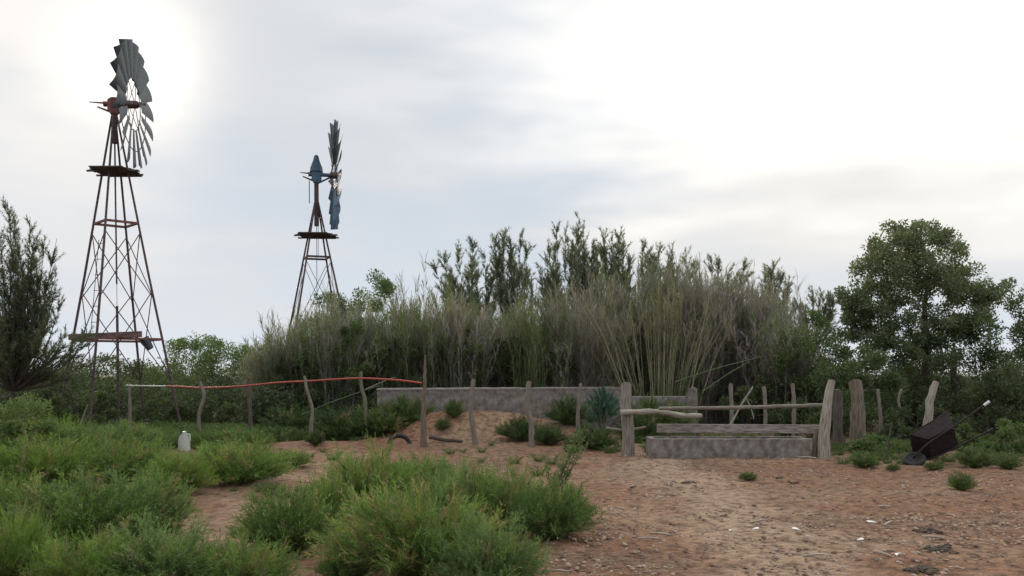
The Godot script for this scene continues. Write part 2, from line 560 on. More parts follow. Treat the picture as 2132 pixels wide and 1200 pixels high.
# a tree of ascending feathery fronds, each ending at one of the tips
func frond_tree(called: String, label: String, group: String, base: Vector3, fork: Vector3, tips: Array, more: int, r0: float, spray: float, per: int, size: float, a: Color, b: Color, bark: Color) -> Node3D:
	var t := thing(called, label, "tree", base, group)
	var tr := MB.new()
	var cr := MB.new()
	var o := fork - base
	tr.tube([Vector3(0, -0.3, 0), o * 0.5 + rv() * 0.05, o], [r0 * 1.2, r0, r0 * 0.85], 7, bark, true, 0.1, R)
	var ends := []
	for p in tips:
		ends.append([p - base, 1.0])
		for i in more:
			var q: Vector3 = o.lerp(p - base, R.randf_range(0.45, 0.95))
			ends.append([q + Vector3(R.randfn() * 0.35, R.randf_range(-0.3, 0.2), R.randfn() * 0.5), 0.9])
	for e in ends:
		var tip: Vector3 = e[0] + Vector3(0, 0, R.randf_range(-0.5, 0.5))
		var d := tip - o
		var mid := o + d * 0.5 + Vector3(d.x * 0.10, -d.y * 0.02, 0) + rv() * d.length() * 0.04
		tr.tube([o, o.lerp(mid, 0.5) + rv() * 0.05, mid, tip], [r0 * 0.36, r0 * 0.28, r0 * 0.2, r0 * 0.05], 5, bark, false)
		var tone := mixc(a, b, R.randf())
		var n := int(clampf(d.length() / spray * 3.4, 7.0, 30.0))
		for i in n:
			# sprays leave the branch outward and up, longest below the tip
			var f := lerpf(0.25, 0.97, pow(R.randf(), 0.6))
			var p := (o.lerp(mid, f * 2.0) if f < 0.5 else mid.lerp(tip, f * 2.0 - 1.0))
			var ax := ((tip - mid).normalized() + rv() * 0.85 + Vector3.UP * 0.35).normalized()
			var l := spray * R.randf_range(0.5, 1.15) * (1.05 - 0.3 * f)
			tr.tube([p, p + ax * l], [0.006, 0.002], 3, bark, false)
			var kt := jit(tone, 0.2)
			for j in per:
				var g := R.randf()
				var nd := (ax + rv() * 0.75).normalized()
				cr.needle(p + ax * l * g + rv() * spray * 0.05, nd, size * R.randf_range(0.5, 1.3), size * 0.15, rv(), jit(kt, 0.2))
	part("trunk", tr.mesh(M.bark), t)
	part("crown", cr.mesh(M.leaf), t)
	return t

# a tall cane with arching blades; goes into mb
func culm(mb: MB, base: Vector3, lean: Vector3, hgt: float, r: float, nl: int, from: float, stem: Color, a: Color, b: Color, plume: int, ll := 0.5) -> void:
	var p0 := base
	var p1 := base + Vector3.UP * hgt * 0.35 + lean * 0.22
	var p2 := base + Vector3.UP * hgt * 0.7 + lean * 0.6
	var p3 := base + Vector3.UP * hgt + lean * 1.05
	var pts := [p0, p1, p2, p3]
	mb.tube(pts, [r, r * 0.9, r * 0.7, r * 0.2], 4, stem, false)
	for i in nl:
		var f := R.randf_range(from, 1.0)
		var s := f * 3.0
		var k := mini(int(s), 2)
		var p: Vector3 = pts[k].lerp(pts[k + 1], s - k)
		var ax: Vector3 = (pts[k + 1] - pts[k]).normalized()
		var az := R.randf() * TAU
		var o := Vector3(cos(az), 0, sin(az))
		var l := ll * R.randf_range(0.6, 1.2)
		var d1 := (ax * 1.0 + o * 0.42).normalized()
		var d2 := (ax * R.randf_range(-0.2, 0.9) + o * 0.8).normalized()
		var col := jit(mixc(a, b, R.randf()), 0.2)
		var w := R.randf_range(0.014, 0.028)
		var q := d1.cross(Vector3.UP).normalized() * w * 0.5
		var m := p + d1 * l * 0.55
		var e := m + d2 * l * 0.45
		mb.tri(p - q * 0.4, m - q, m + q, col)
		mb.tri(m - q, e, m + q, col)
	for i in plume:
		var d := (Vector3.UP * 1.2 + lean.normalized() * 0.3 + rv() * 0.5).normalized()
		mb.needle(p3 - Vector3.UP * R.randf() * 0.4, d, R.randf_range(0.12, 0.3), 0.014, rv(), jit(b, 0.2))

# ------------------------------------------------------------------ wind pump
func wind_pump(label: String, base: Vector3, turn: float, r0: float, apex: float, hub_h: float, plat_h: float, plat_w: float, girts: Array, xs: Array, axis_az: float, wheel_r: float, hub_out: float, lean: float, style: int) -> Node3D:
	var t := thing("wind_pump", label, "windmill", base, "wind pumps above the farmyard")
	t.rotation.z = lean
	var steel: Material = M.rust_steel
	var corner := []
	for k in 4:
		var an := turn + TAU * k / 4.0
		corner.append(Vector3(cos(an), 0, sin(an)) * r0)
	var at := func(k: int, h: float) -> Vector3:
		var c: Vector3 = corner[k % 4]
		return c * clampf(1.0 - h / apex, 0.035, 1.1) + Vector3.UP * h
	for k in 4:
		var mb := MB.new()
		mb.tube([at.call(k, -0.35), at.call(k, apex * 0.5), at.call(k, apex)], [0.035, 0.033, 0.028], 6, Color.WHITE)
		part("leg", mb.mesh(steel), t)
	for gh in girts:
		for k in 4:
			var mb := MB.new()
			mb.beam(at.call(k, gh), at.call(k + 1, gh), 0.024, 0.03, Vector3.UP, Color.WHITE)
			part("girt", mb.mesh(M.red_steel if style == 0 else steel), t)
	for x in xs:
		for k in 4:
			for s in 2:
				var mb := MB.new()
				mb.tube([at.call(k + s, x[0]), at.call(k + 1 - s, x[1])], [x[2], x[2]], 5, Color.WHITE)
				part("brace", mb.mesh(steel), t)
	# platform of planks
	var pl := MB.new()
	var pr := 1.0 - plat_h / apex
	for k in 2:
		var dz := (k * 2 - 1) * (r0 * pr * 0.75 + 0.05)
		pl.beam(Vector3(-plat_w * 0.5, plat_h - 0.041, dz), Vector3(plat_w * 0.5, plat_h - 0.041, dz), 0.025, 0.022, Vector3.UP, Color.WHITE)
	var plat := part("platform", pl.mesh(M.old_planks), t)
	var np := 7
	for k in np:
		var z := (k - (np - 1) * 0.5) * plat_w / np
		var half := plat_w * 0.5 * (1.0 - 0.28 * absf(k - (np - 1) * 0.5) / ((np - 1) * 0.5))
		var mb := MB.new()
		R.seed = 900 + k
		mb.beam(Vector3(-half + R.randf_range(-0.03, 0.05), R.randf_range(-0.012, 0.012), 0), Vector3(half + R.randf_range(-0.05, 0.03), R.randf_range(-0.012, 0.012), 0), plat_w / np * 0.45, 0.014, Vector3.UP, Color.WHITE)
		var o := part("plank", mb.mesh(M.old_planks), plat)
		o.position = Vector3(0, plat_h, z)
	# mast, gear case, shaft
	var ax := Vector3(sin(axis_az), 0, cos(axis_az))
	var side := Vector3.UP.cross(ax)
	var mb2 := MB.new()
	mb2.tube([Vector3.UP * (apex - 0.75), Vector3.UP * (hub_h - 0.12)], [0.075, 0.07], 8, Color.WHITE)
	part("mast", mb2.mesh(steel), t)
	mb2 = MB.new()
	mb2.tube([Vector3.UP * (hub_h - 0.26), Vector3.UP * (hub_h - 0.16), Vector3.UP * (hub_h + 0.10), Vector3.UP * (hub_h + 0.16)], [0.10, 0.17, 0.17, 0.10], 10, Color.WHITE)
	mb2.tube([Vector3.UP * hub_h - ax * 0.26, Vector3.UP * hub_h + ax * hub_out], [0.075, 0.06], 8, Color.WHITE)
	mb2.tube([Vector3.UP * (hub_h - 0.32) - ax * 0.04, Vector3.UP * (hub_h - 0.05) + ax * (hub_out - 0.1)], [0.03, 0.03], 6, Color.WHITE)
	var case := part("gear_case", mb2.mesh(M.red_steel if style == 0 else M.blue_paint), t)
	if style == 1:
		mb2 = MB.new()
		mb2.tube([Vector3.UP * (hub_h + 0.08), Vector3.UP * (hub_h + 0.22), Vector3.UP * (hub_h + 0.45), Vector3.UP * (hub_h + 0.58), Vector3.UP * (hub_h + 0.62)], [0.21, 0.19, 0.10, 0.07, 0.02], 12, Color.WHITE)
		part("hood", mb2.mesh(M.blue_paint), case)
	# broken tail stubs
	mb2 = MB.new()
	mb2.tube([Vector3.UP * (hub_h + 0.02) - ax * 0.2, Vector3.UP * (hub_h + 0.04) - ax * (0.62 if style == 0 else 0.5)], [0.03, 0.012], 5, Color.WHITE)
	mb2.tube([Vector3.UP * (hub_h - 0.22) - ax * 0.05, Vector3.UP * (hub_h - 0.08) - ax * 0.42], [0.035, 0.02], 5, Color.WHITE)
	part("tail_stub", mb2.mesh(steel), t)
	if style == 1:
		mb2 = MB.new()
		mb2.tube([Vector3.UP * (hub_h - 0.2) - ax * 0.22, Vector3.UP * (hub_h - 0.92) - ax * 0.22], [0.014, 0.014], 5, Color.WHITE)
		part("furl_wire", mb2.mesh(steel), t)
	# the wheel
	var wh := Node3D.new()
	wh.name = "wheel"
	t.add_child(wh, true)
	wh.transform = Transform3D(Basis(side, Vector3.UP, ax), Vector3.UP * hub_h + ax * hub_out)
	var hub := MB.new()
	hub.tube([Vector3(0, 0, -0.14), Vector3(0, 0, 0.12), Vector3(0, 0, 0.17)], [0.11, 0.10, 0.04], 10, Color.WHITE)
	part("hub", hub.mesh(steel), wh)
	for rr in [wheel_r * 0.42, wheel_r * 0.74]:
		var rim := MB.new()
		var pts := []
		var rads := []
		for k in 37:
			pts.append(Vector3(cos(TAU * k / 36.0), sin(TAU * k / 36.0), 0) * rr)
			rads.append(0.012)
		rim.tube(pts, rads, 5, Color.WHITE, false)
		part("rim", rim.mesh(steel), wh)
	for k in 6:
		var sp := MB.new()
		var d := Vector3(cos(TAU * k / 6.0 + 0.2), sin(TAU * k / 6.0 + 0.2), 0)
		sp.tube([d * 0.09 + Vector3(0, 0, 0.05), d * wheel_r * 0.74], [0.011, 0.011], 5, Color.WHITE)
		sp.tube([d * 0.09 - Vector3(0, 0, 0.1), d * wheel_r * 0.44], [0.009, 0.009], 5, Color.WHITE)
		part("spoke", sp.mesh(steel), wh)
	var pitch := deg_to_rad(18.0)
	var nb := 18
	var bl := MB.new()
	var grid := []
	for i in 6:
		var q := i / 5.0
		var rad := lerpf(wheel_r * 0.41, wheel_r, q)
		var half := lerpf(wheel_r * 0.085, wheel_r * 0.19, q)
		var row := []
		for j in 6:
			var s := j / 5.0 * 2.0 - 1.0
			var chord := s * half
			var camber := (1.0 - s * s) * half * 0.22
			row.append(Vector3(chord * cos(pitch) - camber * sin(pitch), rad, chord * sin(pitch) + camber * cos(pitch)))
		grid.append(row)
	bl.sheet(grid, 0.006, Color.WHITE)
	var bm := bl.mesh(M.galvanised if style == 0 else M.blue_paint)
	var bm2 := bl.mesh(M.galvanised)
	for k in nb:
		var b := part("blade", bm if style == 0 or (k > 4 and k < 14) else bm2, wh)
		b.rotation.z = TAU * k / nb + (0.0 if style == 0 else 0.1)
		if style == 1 and (k <= 4 or k >= 14):
			b.rotate_object_local(Vector3.UP, R.randf_range(-0.25, 0.25))
	return t

# a weathered pole through photograph points at one depth
func pole(called: String, label: String, category: String, group: String, pts: Array, d: float, r0: float, r1: float, k: Color, bury := true, knots := 0.1) -> MeshInstance3D:
	var p := []
	for q in pts:
		p.append(W(q[0], q[1], d))
	if bury:
		var g := H(p[0].x, p[0].z)
		p[0].y = g - 0.25
	return pole3(called, label, category, group, p, r0, r1, k, knots)

func pole3(called: String, label: String, category: String, group: String, p: Array, r0: float, r1: float, k: Color, knots := 0.1) -> MeshInstance3D:
	R.seed = hash(label)
	# finer rings along the line
	var cu := Curve3D.new()
	for i in p.size():
		var tn: Vector3 = (p[mini(i + 1, p.size() - 1)] - p[maxi(i - 1, 0)]) * 0.18
		cu.add_point(p[i] - p[0], -tn, tn)
	var n := maxi(6, int(cu.get_baked_length() / (0.09 if r0 < 0.09 else 0.2)))
	var pts := []
	var rad := []
	for i in n + 1:
		var f := float(i) / n
		pts.append(cu.sample_baked(f * cu.get_baked_length()) + rv() * r0 * 0.12)
		rad.append(lerpf(r0, r1, f) * (1.0 + R.randf_range(-knots, knots)))
	pts.append(pts[n] + (pts[n] - pts[n - 1]).normalized() * r1 * 0.35)
	rad.append(r1 * 0.6)
	var mb := MB.new()
	mb.tube(pts, rad, 9, k, true, knots * 0.8, R)
	var o := part(called, mb.mesh(M.wood), self)
	o.position = p[0]
	tag(o, label, category, group)
	return o

# ------------------------------------------------------------------ scene
func _ready() -> void:
	var cam := Camera3D.new()
	cam.name = "camera"
	cam.position = Vector3(0, EYE, 0)
	cam.near = 0.1
	cam.projection = Camera3D.PROJECTION_FRUSTUM
	cam.size = 0.1 * 1200.0 / F
	cam.frustum_offset = Vector2(0, 0.1 * (HORIZON - 600.0) / F)
	cam.far = 2000.0
	add_child(cam)
	var env := Environment.new()
	env.background_mode = Environment.BG_SKY
	env.tonemap_mode = Environment.TONE_MAPPER_LINEAR
	env.tonemap_exposure = 1.35
	env.sdfgi_enabled = true
	env.ssao_enabled = true
	env.ssil_enabled = true
	var sky := Sky.new()
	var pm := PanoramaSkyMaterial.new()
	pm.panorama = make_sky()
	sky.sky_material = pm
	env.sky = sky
	var we := WorldEnvironment.new()
	we.name = "environment"
	we.environment = env
	add_child(we)
	var sun := DirectionalLight3D.new()
	sun.name = "sun"
	sun.light_energy = 0.5
	sun.light_angular_distance = 14.0
	sun.light_color = Color(1.0, 0.93, 0.82)
	sun.shadow_enabled = true
	add_child(sun)
	sun.look_at_from_position(W(265, 190, 100), Vector3(0, EYE, 0), Vector3.UP)

	ground_noise.frequency = 0.35
	ground_noise.seed = 3
	patch_noise.frequency = 0.22
	patch_noise.seed = 8
	patch_noise.fractal_octaves = 5
	patch_noise.fractal_gain = 0.62
	make_materials()
	make_ground()
	make_buildings()
	make_fence()
	make_trees()
	make_cane()
	make_bushes()
	make_small_things()

func spread(a: float, b: float, step: float, far: float) -> PackedFloat32Array:
	var out := PackedFloat32Array()
	var x := a
	while x < b:
		out.push_back(x)
		x += step
	out.push_back(b)
	var s := step
	x = b
	while x < far:
		s *= 1.45
		x += s
		out.push_back(x)
	s = step
	x = a
	while x > -far:
		s *= 1.45
		x -= s
		out.insert(0, x)
	return out

func make_ground() -> void:
	var xs := spread(-8.0, 11.0, 0.075, 600.0)
	var zs := spread(-24.0, -5.5, 0.075, 600.0)
	var fine := FastNoiseLite.new()
	fine.frequency = 1.7
	fine.seed = 4
	fine.fractal_octaves = 4
	var v := PackedVector3Array()
	var c := PackedColorArray()
	var u := PackedVector2Array()
	var ix := PackedInt32Array()
	for z in zs:
		for x in xs:
			var inside := x > -9.0 and x < 12.0 and z > -26.0 and z < -4.0
			var fn := fine.get_noise_2d(x, z) if inside else 0.0
			v.push_back(Vector3(x, H(x, z) + fn * 0.036, z))
			u.push_back(Vector2(x, z))
			# red-brown earth, trodden paler along the cattle track, with tan and grey patches of litter
			var p := patch_noise.get_noise_2d(x, z * 1.4)
			var p2 := patch_noise.get_noise_2d(x * 2.6 + 40.0, z * 2.6)
			var k := Color(0.265, 0.138, 0.080).lerp(Color(0.315, 0.205, 0.130), smoothstep(-0.15, 0.45, p))
			var track := absf(x - (2.2 + (z + 9.0) * -0.11 + 0.35 * sin(z * 0.5)))
			k = k.lerp(Color(0.43, 0.325, 0.24), 0.75 * (1.0 - smoothstep(0.2, 1.1, track + p2 * 0.8)))
			k = k.lerp(Color(0.20, 0.125, 0.09), 0.55 * smoothstep(0.12, 0.5, p2))
			k = k.lerp(Color(0.22, 0.165, 0.11), 0.4 * smoothstep(0.0, 0.4, patch_noise.get_noise_2d(x * 1.3 - 90.0, z * 1.3)))
			k = k.lerp(Color(0.37, 0.27, 0.18), 0.6 * exp(-(pow((x + 0.5) / 2.4, 2.0) + pow((z + 21.8) / 1.3, 2.0))) * smoothstep(-0.3, 0.3, p2))
			k = Color(k.r * 0.92, k.g * 0.86, k.b * 0.78)
			k = k.lerp(Color(0.11, 0.115, 0.06), smoothstep(24.0, 30.0, -z + p * 3.0))
			c.push_back(k)
	var w := xs.size()
	for j in zs.size() - 1:
		for i in w - 1:
			var a := j * w + i
			ix.append_array(PackedInt32Array([a, a + 1, a + w, a + 1, a + w + 1, a + w]))
	var st := SurfaceTool.new()
	var arr := []
	arr.resize(Mesh.ARRAY_MAX)
	arr[Mesh.ARRAY_VERTEX] = v
	arr[Mesh.ARRAY_COLOR] = c
	arr[Mesh.ARRAY_TEX_UV] = u
	arr[Mesh.ARRAY_INDEX] = ix
	st.create_from_arrays(arr)
	st.generate_normals()
	var am := st.commit()
	am.surface_set_material(0, M.soil)
	tag(part("ground", am, self), "red-brown trodden earth of the farmyard", "", "", "structure")

func make_buildings() -> void:
	# nearer wind pump
	var d := 23.0
	var b := W(247, 905, d)
	b.y = H(b.x, b.z)
	wind_pump("tall rusty wind pump with wide grey-bladed wheel beside the tree at far left", b, deg_to_rad(0.0), 1.66, 8.35, 8.62, 6.88, 1.22, [5.52, 2.5], [[5.25, 3.55, 0.013], [3.75, 1.4, 0.013]], deg_to_rad(97.4), 1.60, 0.46, 0.014, 0)
	var t := get_child(get_child_count() - 1)
	var mb := MB.new()
	mb.tube([Vector3(0, 8.3, 0), Vector3(0, 3.95, 0)], [0.022, 0.022], 5, Color.WHITE)
	mb.tube([Vector3(0, 3.97, 0), Vector3(0, 3.35, 0)], [0.007, 0.007], 5, Color.WHITE)
	mb.tube([Vector3(0, 3.38, 0), Vector3(0, -0.2, 0)], [0.035, 0.04], 6, Color.WHITE)
	part("pump_rod", mb.mesh(M.rust_steel), t)
	mb = MB.new()
	mb.beam(Vector3(-0.95, 2.56, 0.62), Vector3(0.98, 2.60, 0.85), 0.03, 0.075, Vector3.UP, Color.WHITE)
	part("work_board", mb.mesh(M.red_planks), t)
	var lad := MB.new()
	var c0 := Vector3(0, 0, 1.66)
	lad.tube([c0 * 0.72 + Vector3(-0.16, 2.3, 0), c0 * 0.40 + Vector3(-0.14, 5.0, 0)], [0.008, 0.008], 4, Color.WHITE)
	for k in 7:
		var h := 2.5 + k * 0.4
		var q := c0 * (1.0 - h / 8.35)
		lad.tube([q + Vector3(-0.17, h, 0), q + Vector3(0.02, h, 0)], [0.008, 0.008], 4, Color.WHITE)
	part("ladder", lad.mesh(M.rust_steel), t)
	# a pail hung on the near corner of the tower
	mb = MB.new()
	mb.tube([Vector3(0, 0, 0), Vector3(0, 0.03, 0), Vector3(0, 0.30, 0), Vector3(0, 0.315, 0)], [0.08, 0.095, 0.135, 0.14], 14, Color.WHITE)
	var o := part("pail", mb.mesh(M.dark_plastic), self)
	o.position = W(313, 727, 23.0 - 0.2)
	o.rotation = Vector3(0.1, 0.0, 0.55)
	tag(o, "dark pail hanging from the cross bar of the nearer wind pump", "pail")
	# farther wind pump
	d = 28.0
	b = W(661, 884, d)
	b.y = 0.0
	wind_pump("smaller wind pump with blue hood rising behind the cane thicket", b, deg_to_rad(23.6), 1.9, 7.02, 7.90, 5.98, 1.30, [5.27, 2.2], [[5.1, 2.4, 0.009]], deg_to_rad(105.0), 1.69, 0.56, 0.005, 1)
	t = get_child(get_child_count() - 1)
	mb = MB.new()
	mb.tube([Vector3(0, 7.3, 0), Vector3(0, -0.2, 0)], [0.010, 0.010], 5, Color.WHITE)
	mb.tube([Vector3(0.05, 6.6, 0), Vector3(0.05, 5.3, 0)], [0.008, 0.008], 5, Color.WHITE)
	part("pump_rod", mb.mesh(M.rust_steel), t)
	# concrete water tank under the cane
	var tank := thing("water_tank", "long low grey concrete water tank in front of the cane", "tank", W(1050, 905, 24.0) * Vector3(1, 0, 1))
	var a0 := W(785, 813, 23.6) - tank.position
	var a1 := W(1310, 806, 23.2) - tank.position
	mb = MB.new()
	R.seed = 77
	var top0 := a0
	var n := 24
	for s in [0.0, 0.22]:     # front and back face
		for i in n:
			var q0 := a0.lerp(a1, float(i) / n)
			var q1 := a0.lerp(a1, float(i + 1) / n)
			var off := Vector3(0, 0, -s)
			mb.quad(Vector3(q0.x, -0.3, q0.z) + off, Vector3(q1.x, -0.3, q1.z) + off, q1 + off, q0 + off, Vector3(0, 0, 1 if s == 0.0 else -1), Color.WHITE)
	mb.quad(Vector3(a0.x, -0.3, a0.z), a0, a0 - Vector3(0, 0, 0.22), Vector3(a0.x, -0.3, a0.z - 0.22), Vector3(-1, 0, 0), Color.WHITE)
	mb.quad(Vector3(a1.x, -0.3, a1.z), a1, a1 - Vector3(0, 0, 0.22), Vector3(a1.x, -0.3, a1.z - 0.22), Vector3(1, 0, 0), Color.WHITE)
	part("wall", mb.mesh(M.concrete), tank)
	# worn coping
	var pts := []
	var rad := []
	for i in 41:
		pts.append(a0.lerp(a1, i / 40.0) + Vector3(0, R.randf_range(-0.02, 0.012), -0.11))
		rad.append(0.128 + R.randf_range(-0.006, 0.008))
	mb = MB.new()
	mb.tube(pts, rad, 8, Color.WHITE, true, 0.05, R)
	for i in mb.v.size():
		mb.v[i].y = a0.y + (mb.v[i].y - a0.y) * 0.45
	part("coping", mb.mesh(M.concrete), tank)
	mb = MB.new()
	var e0 := W(1441, 900, 23.4) - tank.position
	var e1 := W(1441, 812, 23.4) - tank.position
	mb.tube([Vector3(e0.x, -0.3, e0.z), e1 - Vector3(0, 0.1, 0), e1, e1 + Vector3(-0.04, 0.04, 0)], [0.16, 0.15, 0.135, 0.07], 8, Color.WHITE, true, 0.04, R)
	part("end_pier", mb.mesh(M.concrete), tank)
	mb = MB.new()
	mb.beam(a1 - Vector3(0.1, 0.75, 0.11), Vector3(e1.x, a1.y - 0.75, e1.z - 0.11), 0.1, 0.5, Vector3.UP, Color.WHITE)
	part("low_wall", mb.mesh(M.concrete), tank)
	# cattle trough: four walls and a floor
	var tr := thing("cattle_trough", "low grey concrete cattle trough at the edge of bare earth", "trough", G(1522, 16.9))
	var x0 := W(1356, 955, 16.75).x - tr.position.x
	var x1 := W(1690, 955, 16.75).x - tr.position.x
	var th := 0.375
	var dep := 0.62
	for wall in [[Vector3(x0, th * 0.5 - 0.1, 0.14), Vector3(x1, th * 0.5 - 0.1, 0.14), 0.05, th * 0.5 + 0.1, "front_wall"], [Vector3(x0, th * 0.5 - 0.1, 0.14 - dep), Vector3(x1, th * 0.5 - 0.1, 0.14 - dep), 0.05, th * 0.5 + 0.1, "back_wall"], [Vector3(x0 + 0.052, th * 0.5 - 0.106, 0.088), Vector3(x0 + 0.052, th * 0.5 - 0.106, 0.192 - dep), 0.05, th * 0.5 + 0.1, "end_wall"], [Vector3(x1 - 0.052, th * 0.5 - 0.106, 0.088), Vector3(x1 - 0.052, th * 0.5 - 0.106, 0.192 - dep), 0.05, th * 0.5 + 0.1, "end_wall"], [Vector3(x0 + 0.105, 0.04, 0.14 - dep * 0.5), Vector3(x1 - 0.105, 0.04, 0.14 - dep * 0.5), dep * 0.5 - 0.055, 0.04, "floor_slab"]]:
		mb = MB.new()
		R.seed = hash(wall[0])
		mb.slab(wall[0], wall[1], wall[2], wall[3], 0.006, R)
		part(wall[4], mb.mesh(M.concrete), tr)

func make_fence() -> void:
	var grey := Color(0.31, 0.275, 0.23)
	var brown := Color(0.27, 0.21, 0.16)
	var dark := Color(0.16, 0.135, 0.11)
	var pale := Color(0.48, 0.44, 0.38)
	var g := "crooked posts of the hose fence"
	pole("fence_post", "thin grey post at the left end of the hose, by the pump tower", "post", g, [[270, 900], [270, 850], [268, 798]], 21.5, 0.045, 0.035, grey)
	pole("fence_post", "crooked grey post nearest the white jug", "post", g, [[424, 915], [413, 880], [417, 850], [425, 825], [416, 796]], 20.6, 0.055, 0.035, grey)
	pole("fence_post", "dark straight post between the jug post and the bent thin post", "post", g, [[523, 912], [520, 860], [518, 788]], 21.2, 0.055, 0.05, dark)
	pole("fence_post", "bent thin post with a dark tussock at its foot", "post", g, [[649, 942], [648, 890], [650, 850], [639, 815], [634, 784]], 19.2, 0.045, 0.03, grey)
	pole("fence_post", "greenish post touched by a dry side branch under the hose", "post", g, [[762, 898], [760, 840], [753, 810], [751, 775]], 21.6, 0.055, 0.04, Color(0.24, 0.24, 0.17))
	pole("fence_post", "tallest fence post, thick below with a slim pole above", "post", g, [[882, 925], [882, 880], [883, 815], [886, 740]], 19.6, 0.085, 0.022, brown)
	pole("fence_post", "brown post leaning left at its foot, right of the tallest post", "post", g, [[994, 922], [982, 870], [980, 840], [987, 790]], 20.0, 0.07, 0.045, grey)
	pole("fence_post", "split grey post in front of the bare tank wall", "post", g, [[1107, 932], [1106, 880], [1097, 850], [1101, 796]], 19.4, 0.068, 0.05, grey)
	pole("fence_post", "slim pale post just left of the blue-green plant", "post", g, [[1208, 905], [1203, 870], [1209, 800]], 20.5, 0.05, 0.035, grey)
	pole("gate_post", "stout grey post carrying the end of the log rail", "post", "", [[1307, 945], [1307, 900], [1304, 850], [1303, 800]], 17.4, 0.135, 0.10, Color(0.34, 0.30, 0.27), true, 0.06)
	pole("gate_post", "thick pale post with rounded white top at the trough's right end", "post", "", [[1716, 960], [1718, 900], [1724, 840], [1733, 794]], 16.75, 0.135, 0.07, pale, true, 0.05)
	pole("stub_post", "short leaning stub between the trough and the pale post", "post", "", [[1693, 955], [1697, 925], [1702, 895]], 16.85, 0.055, 0.045, brown)
	pole("stump", "broad dark stump behind the pale post", "post", "", [[1795, 938], [1786, 890], [1784, 850], [1782, 797]], 18.6, 0.20, 0.12, Color(0.24, 0.20, 0.16), true, 0.12)
	pole("stump", "second weathered trunk close behind the pale post", "post", "", [[1745, 930], [1745, 880], [1742, 815]], 19.2, 0.13, 0.10, dark, true, 0.1)
	pole("paddock_post", "thin pale post right of the broad dark stump", "post", "posts of the far paddock fence", [[1834, 925], [1834, 880], [1828, 811]], 21.0, 0.04, 0.04, grey)
	pole("paddock_post", "thin hooked post left of the forked split post", "post", "posts of the far paddock fence", [[1872, 925], [1874, 860], [1871, 830], [1878, 811]], 21.0, 0.035, 0.032, grey)
	pole("paddock_post", "thin dark stake leaning at the edge of the earth, left of the barrow", "post", "posts of the far paddock fence", [[1843, 962], [1850, 925], [1858, 880]], 16.4, 0.022, 0.018, dark)
	pole("paddock_post", "faint thin post in the dark brush right of the barrow", "post", "posts of the far paddock fence", [[2056, 900], [2056, 850], [2058, 802]], 22.0, 0.04, 0.035, dark)
	pole("split_post", "pale forked split post standing behind the rusty barrow", "post", "", [[1924, 930], [1934, 860], [1936, 840], [1948, 797]], 18.2, 0.115, 0.06, pale, true, 0.1)
	pole("split_post", "thin splinter standing against the forked split post", "post", "", [[1915, 930], [1932, 850], [1939, 803]], 18.4, 0.05, 0.025, grey, true, 0.1)
	for a in [[1522, 800, "thin post behind the trough, leftmost of three"], [1592, 806, "thin post behind the trough, middle of three"], [1652, 800, "thin post behind the trough, rightmost of three"]]:
		pole("rear_post", a[2], "post", "posts behind the trough", [[a[0] - 2, 915], [a[0] + 2, 860], [a[0] - 1, a[1]]], 19.6, 0.05, 0.042, grey)
	for a in [[1394, "short block under the plank rail, left of the log's end"], [1452, "short block under the plank rail, at the log's end"]]:
		pole("rail_block", a[1], "block", "blocks under the plank rail", [[a[0], 940], [a[0], 915], [a[0], 903]], 17.55, 0.05, 0.05, brown)
	# rails of the trough
	pole("top_rail", "long thin wooden rail above the trough", "rail", "", [[1372, 851], [1500, 850], [1620, 847], [1722, 844]], 16.95, 0.035, 0.04, grey, false, 0.06)
	pole("log_rail", "short pale crooked log resting on the stout post", "rail", "", [[1292, 859], [1340, 858], [1375, 858], [1420, 866], [1460, 866]], 17.22, 0.055, 0.05, pale, false, 0.08)
	pole("dead_stick", "low grey stick behind the stout post", "stick", "", [[1262, 892], [1300, 896], [1345, 890]], 17.8, 0.03, 0.025, grey, false)
	var mb := MB.new()
	var a0 := W(1368, 892, 17.4)
	var a1 := W(1706, 894, 17.25)
	mb.beam(Vector3.ZERO, a1 - a0, 0.03, 0.085, Vector3.UP, Color(0.42, 0.36, 0.33))
	var o := part("plank_rail", mb.mesh(M.wood), self)
	o.position = a0
	tag(o, "broad wooden plank rail just above the trough", "rail")
	pole("forked_branch", "thin forked dead branch leaning behind the trough rails", "branch", "", [[1512, 905], [1540, 850], [1568, 806]], 18.0, 0.022, 0.018, pale, false)
	pole("forked_branch", "short prong of the dead branch behind the trough rails", "branch", "", [[1553, 829], [1562, 845], [1570, 872]], 17.98, 0.014, 0.012, pale, false)
	# hose strung along the posts: one run of pipe, pale first and then red
	var runs := [[[262, 803], [300, 804], [345, 804.5]], [[345, 804.5], [380, 806], [420, 808], [470, 806.5], [518, 803], [580, 797], [640, 794], [700, 790], [752, 788], [800, 790], [840, 793], [878, 798]]]
	var dep := [21.4, 20.5, 20.45, 20.5, 20.5, 21.0, 20.2, 19.1, 20.4, 21.5, 20.5, 20.0, 19.5]
	var hose := thing("hose", "red hose strung along the crooked posts with a pale left end", "hose", W(345, 804.5, 21.0))
	for s in 2:
		var cu := Curve3D.new()
		var r: Array = runs[s]
		var p := []
		for i in r.size():
			var f: float = (r[i][0] - 262.0) / (878.0 - 262.0)
			p.append(W(r[i][0], r[i][1], lerpf(21.35, 19.47, f)) - hose.position)
		for i in p.size():
			var tn: Vector3 = (p[mini(i + 1, p.size() - 1)] - p[maxi(i - 1, 0)]) * 0.2
			cu.add_point(p[i], -tn, tn)
		var pts := []
		var rad := []
		for i in 49:
			pts.append(cu.sample_baked(cu.get_baked_length() * i / 48.0))
			rad.append(0.021 if s == 1 else 0.016)
		mb = MB.new()
		mb.tube(pts, rad, 7, Color.WHITE)
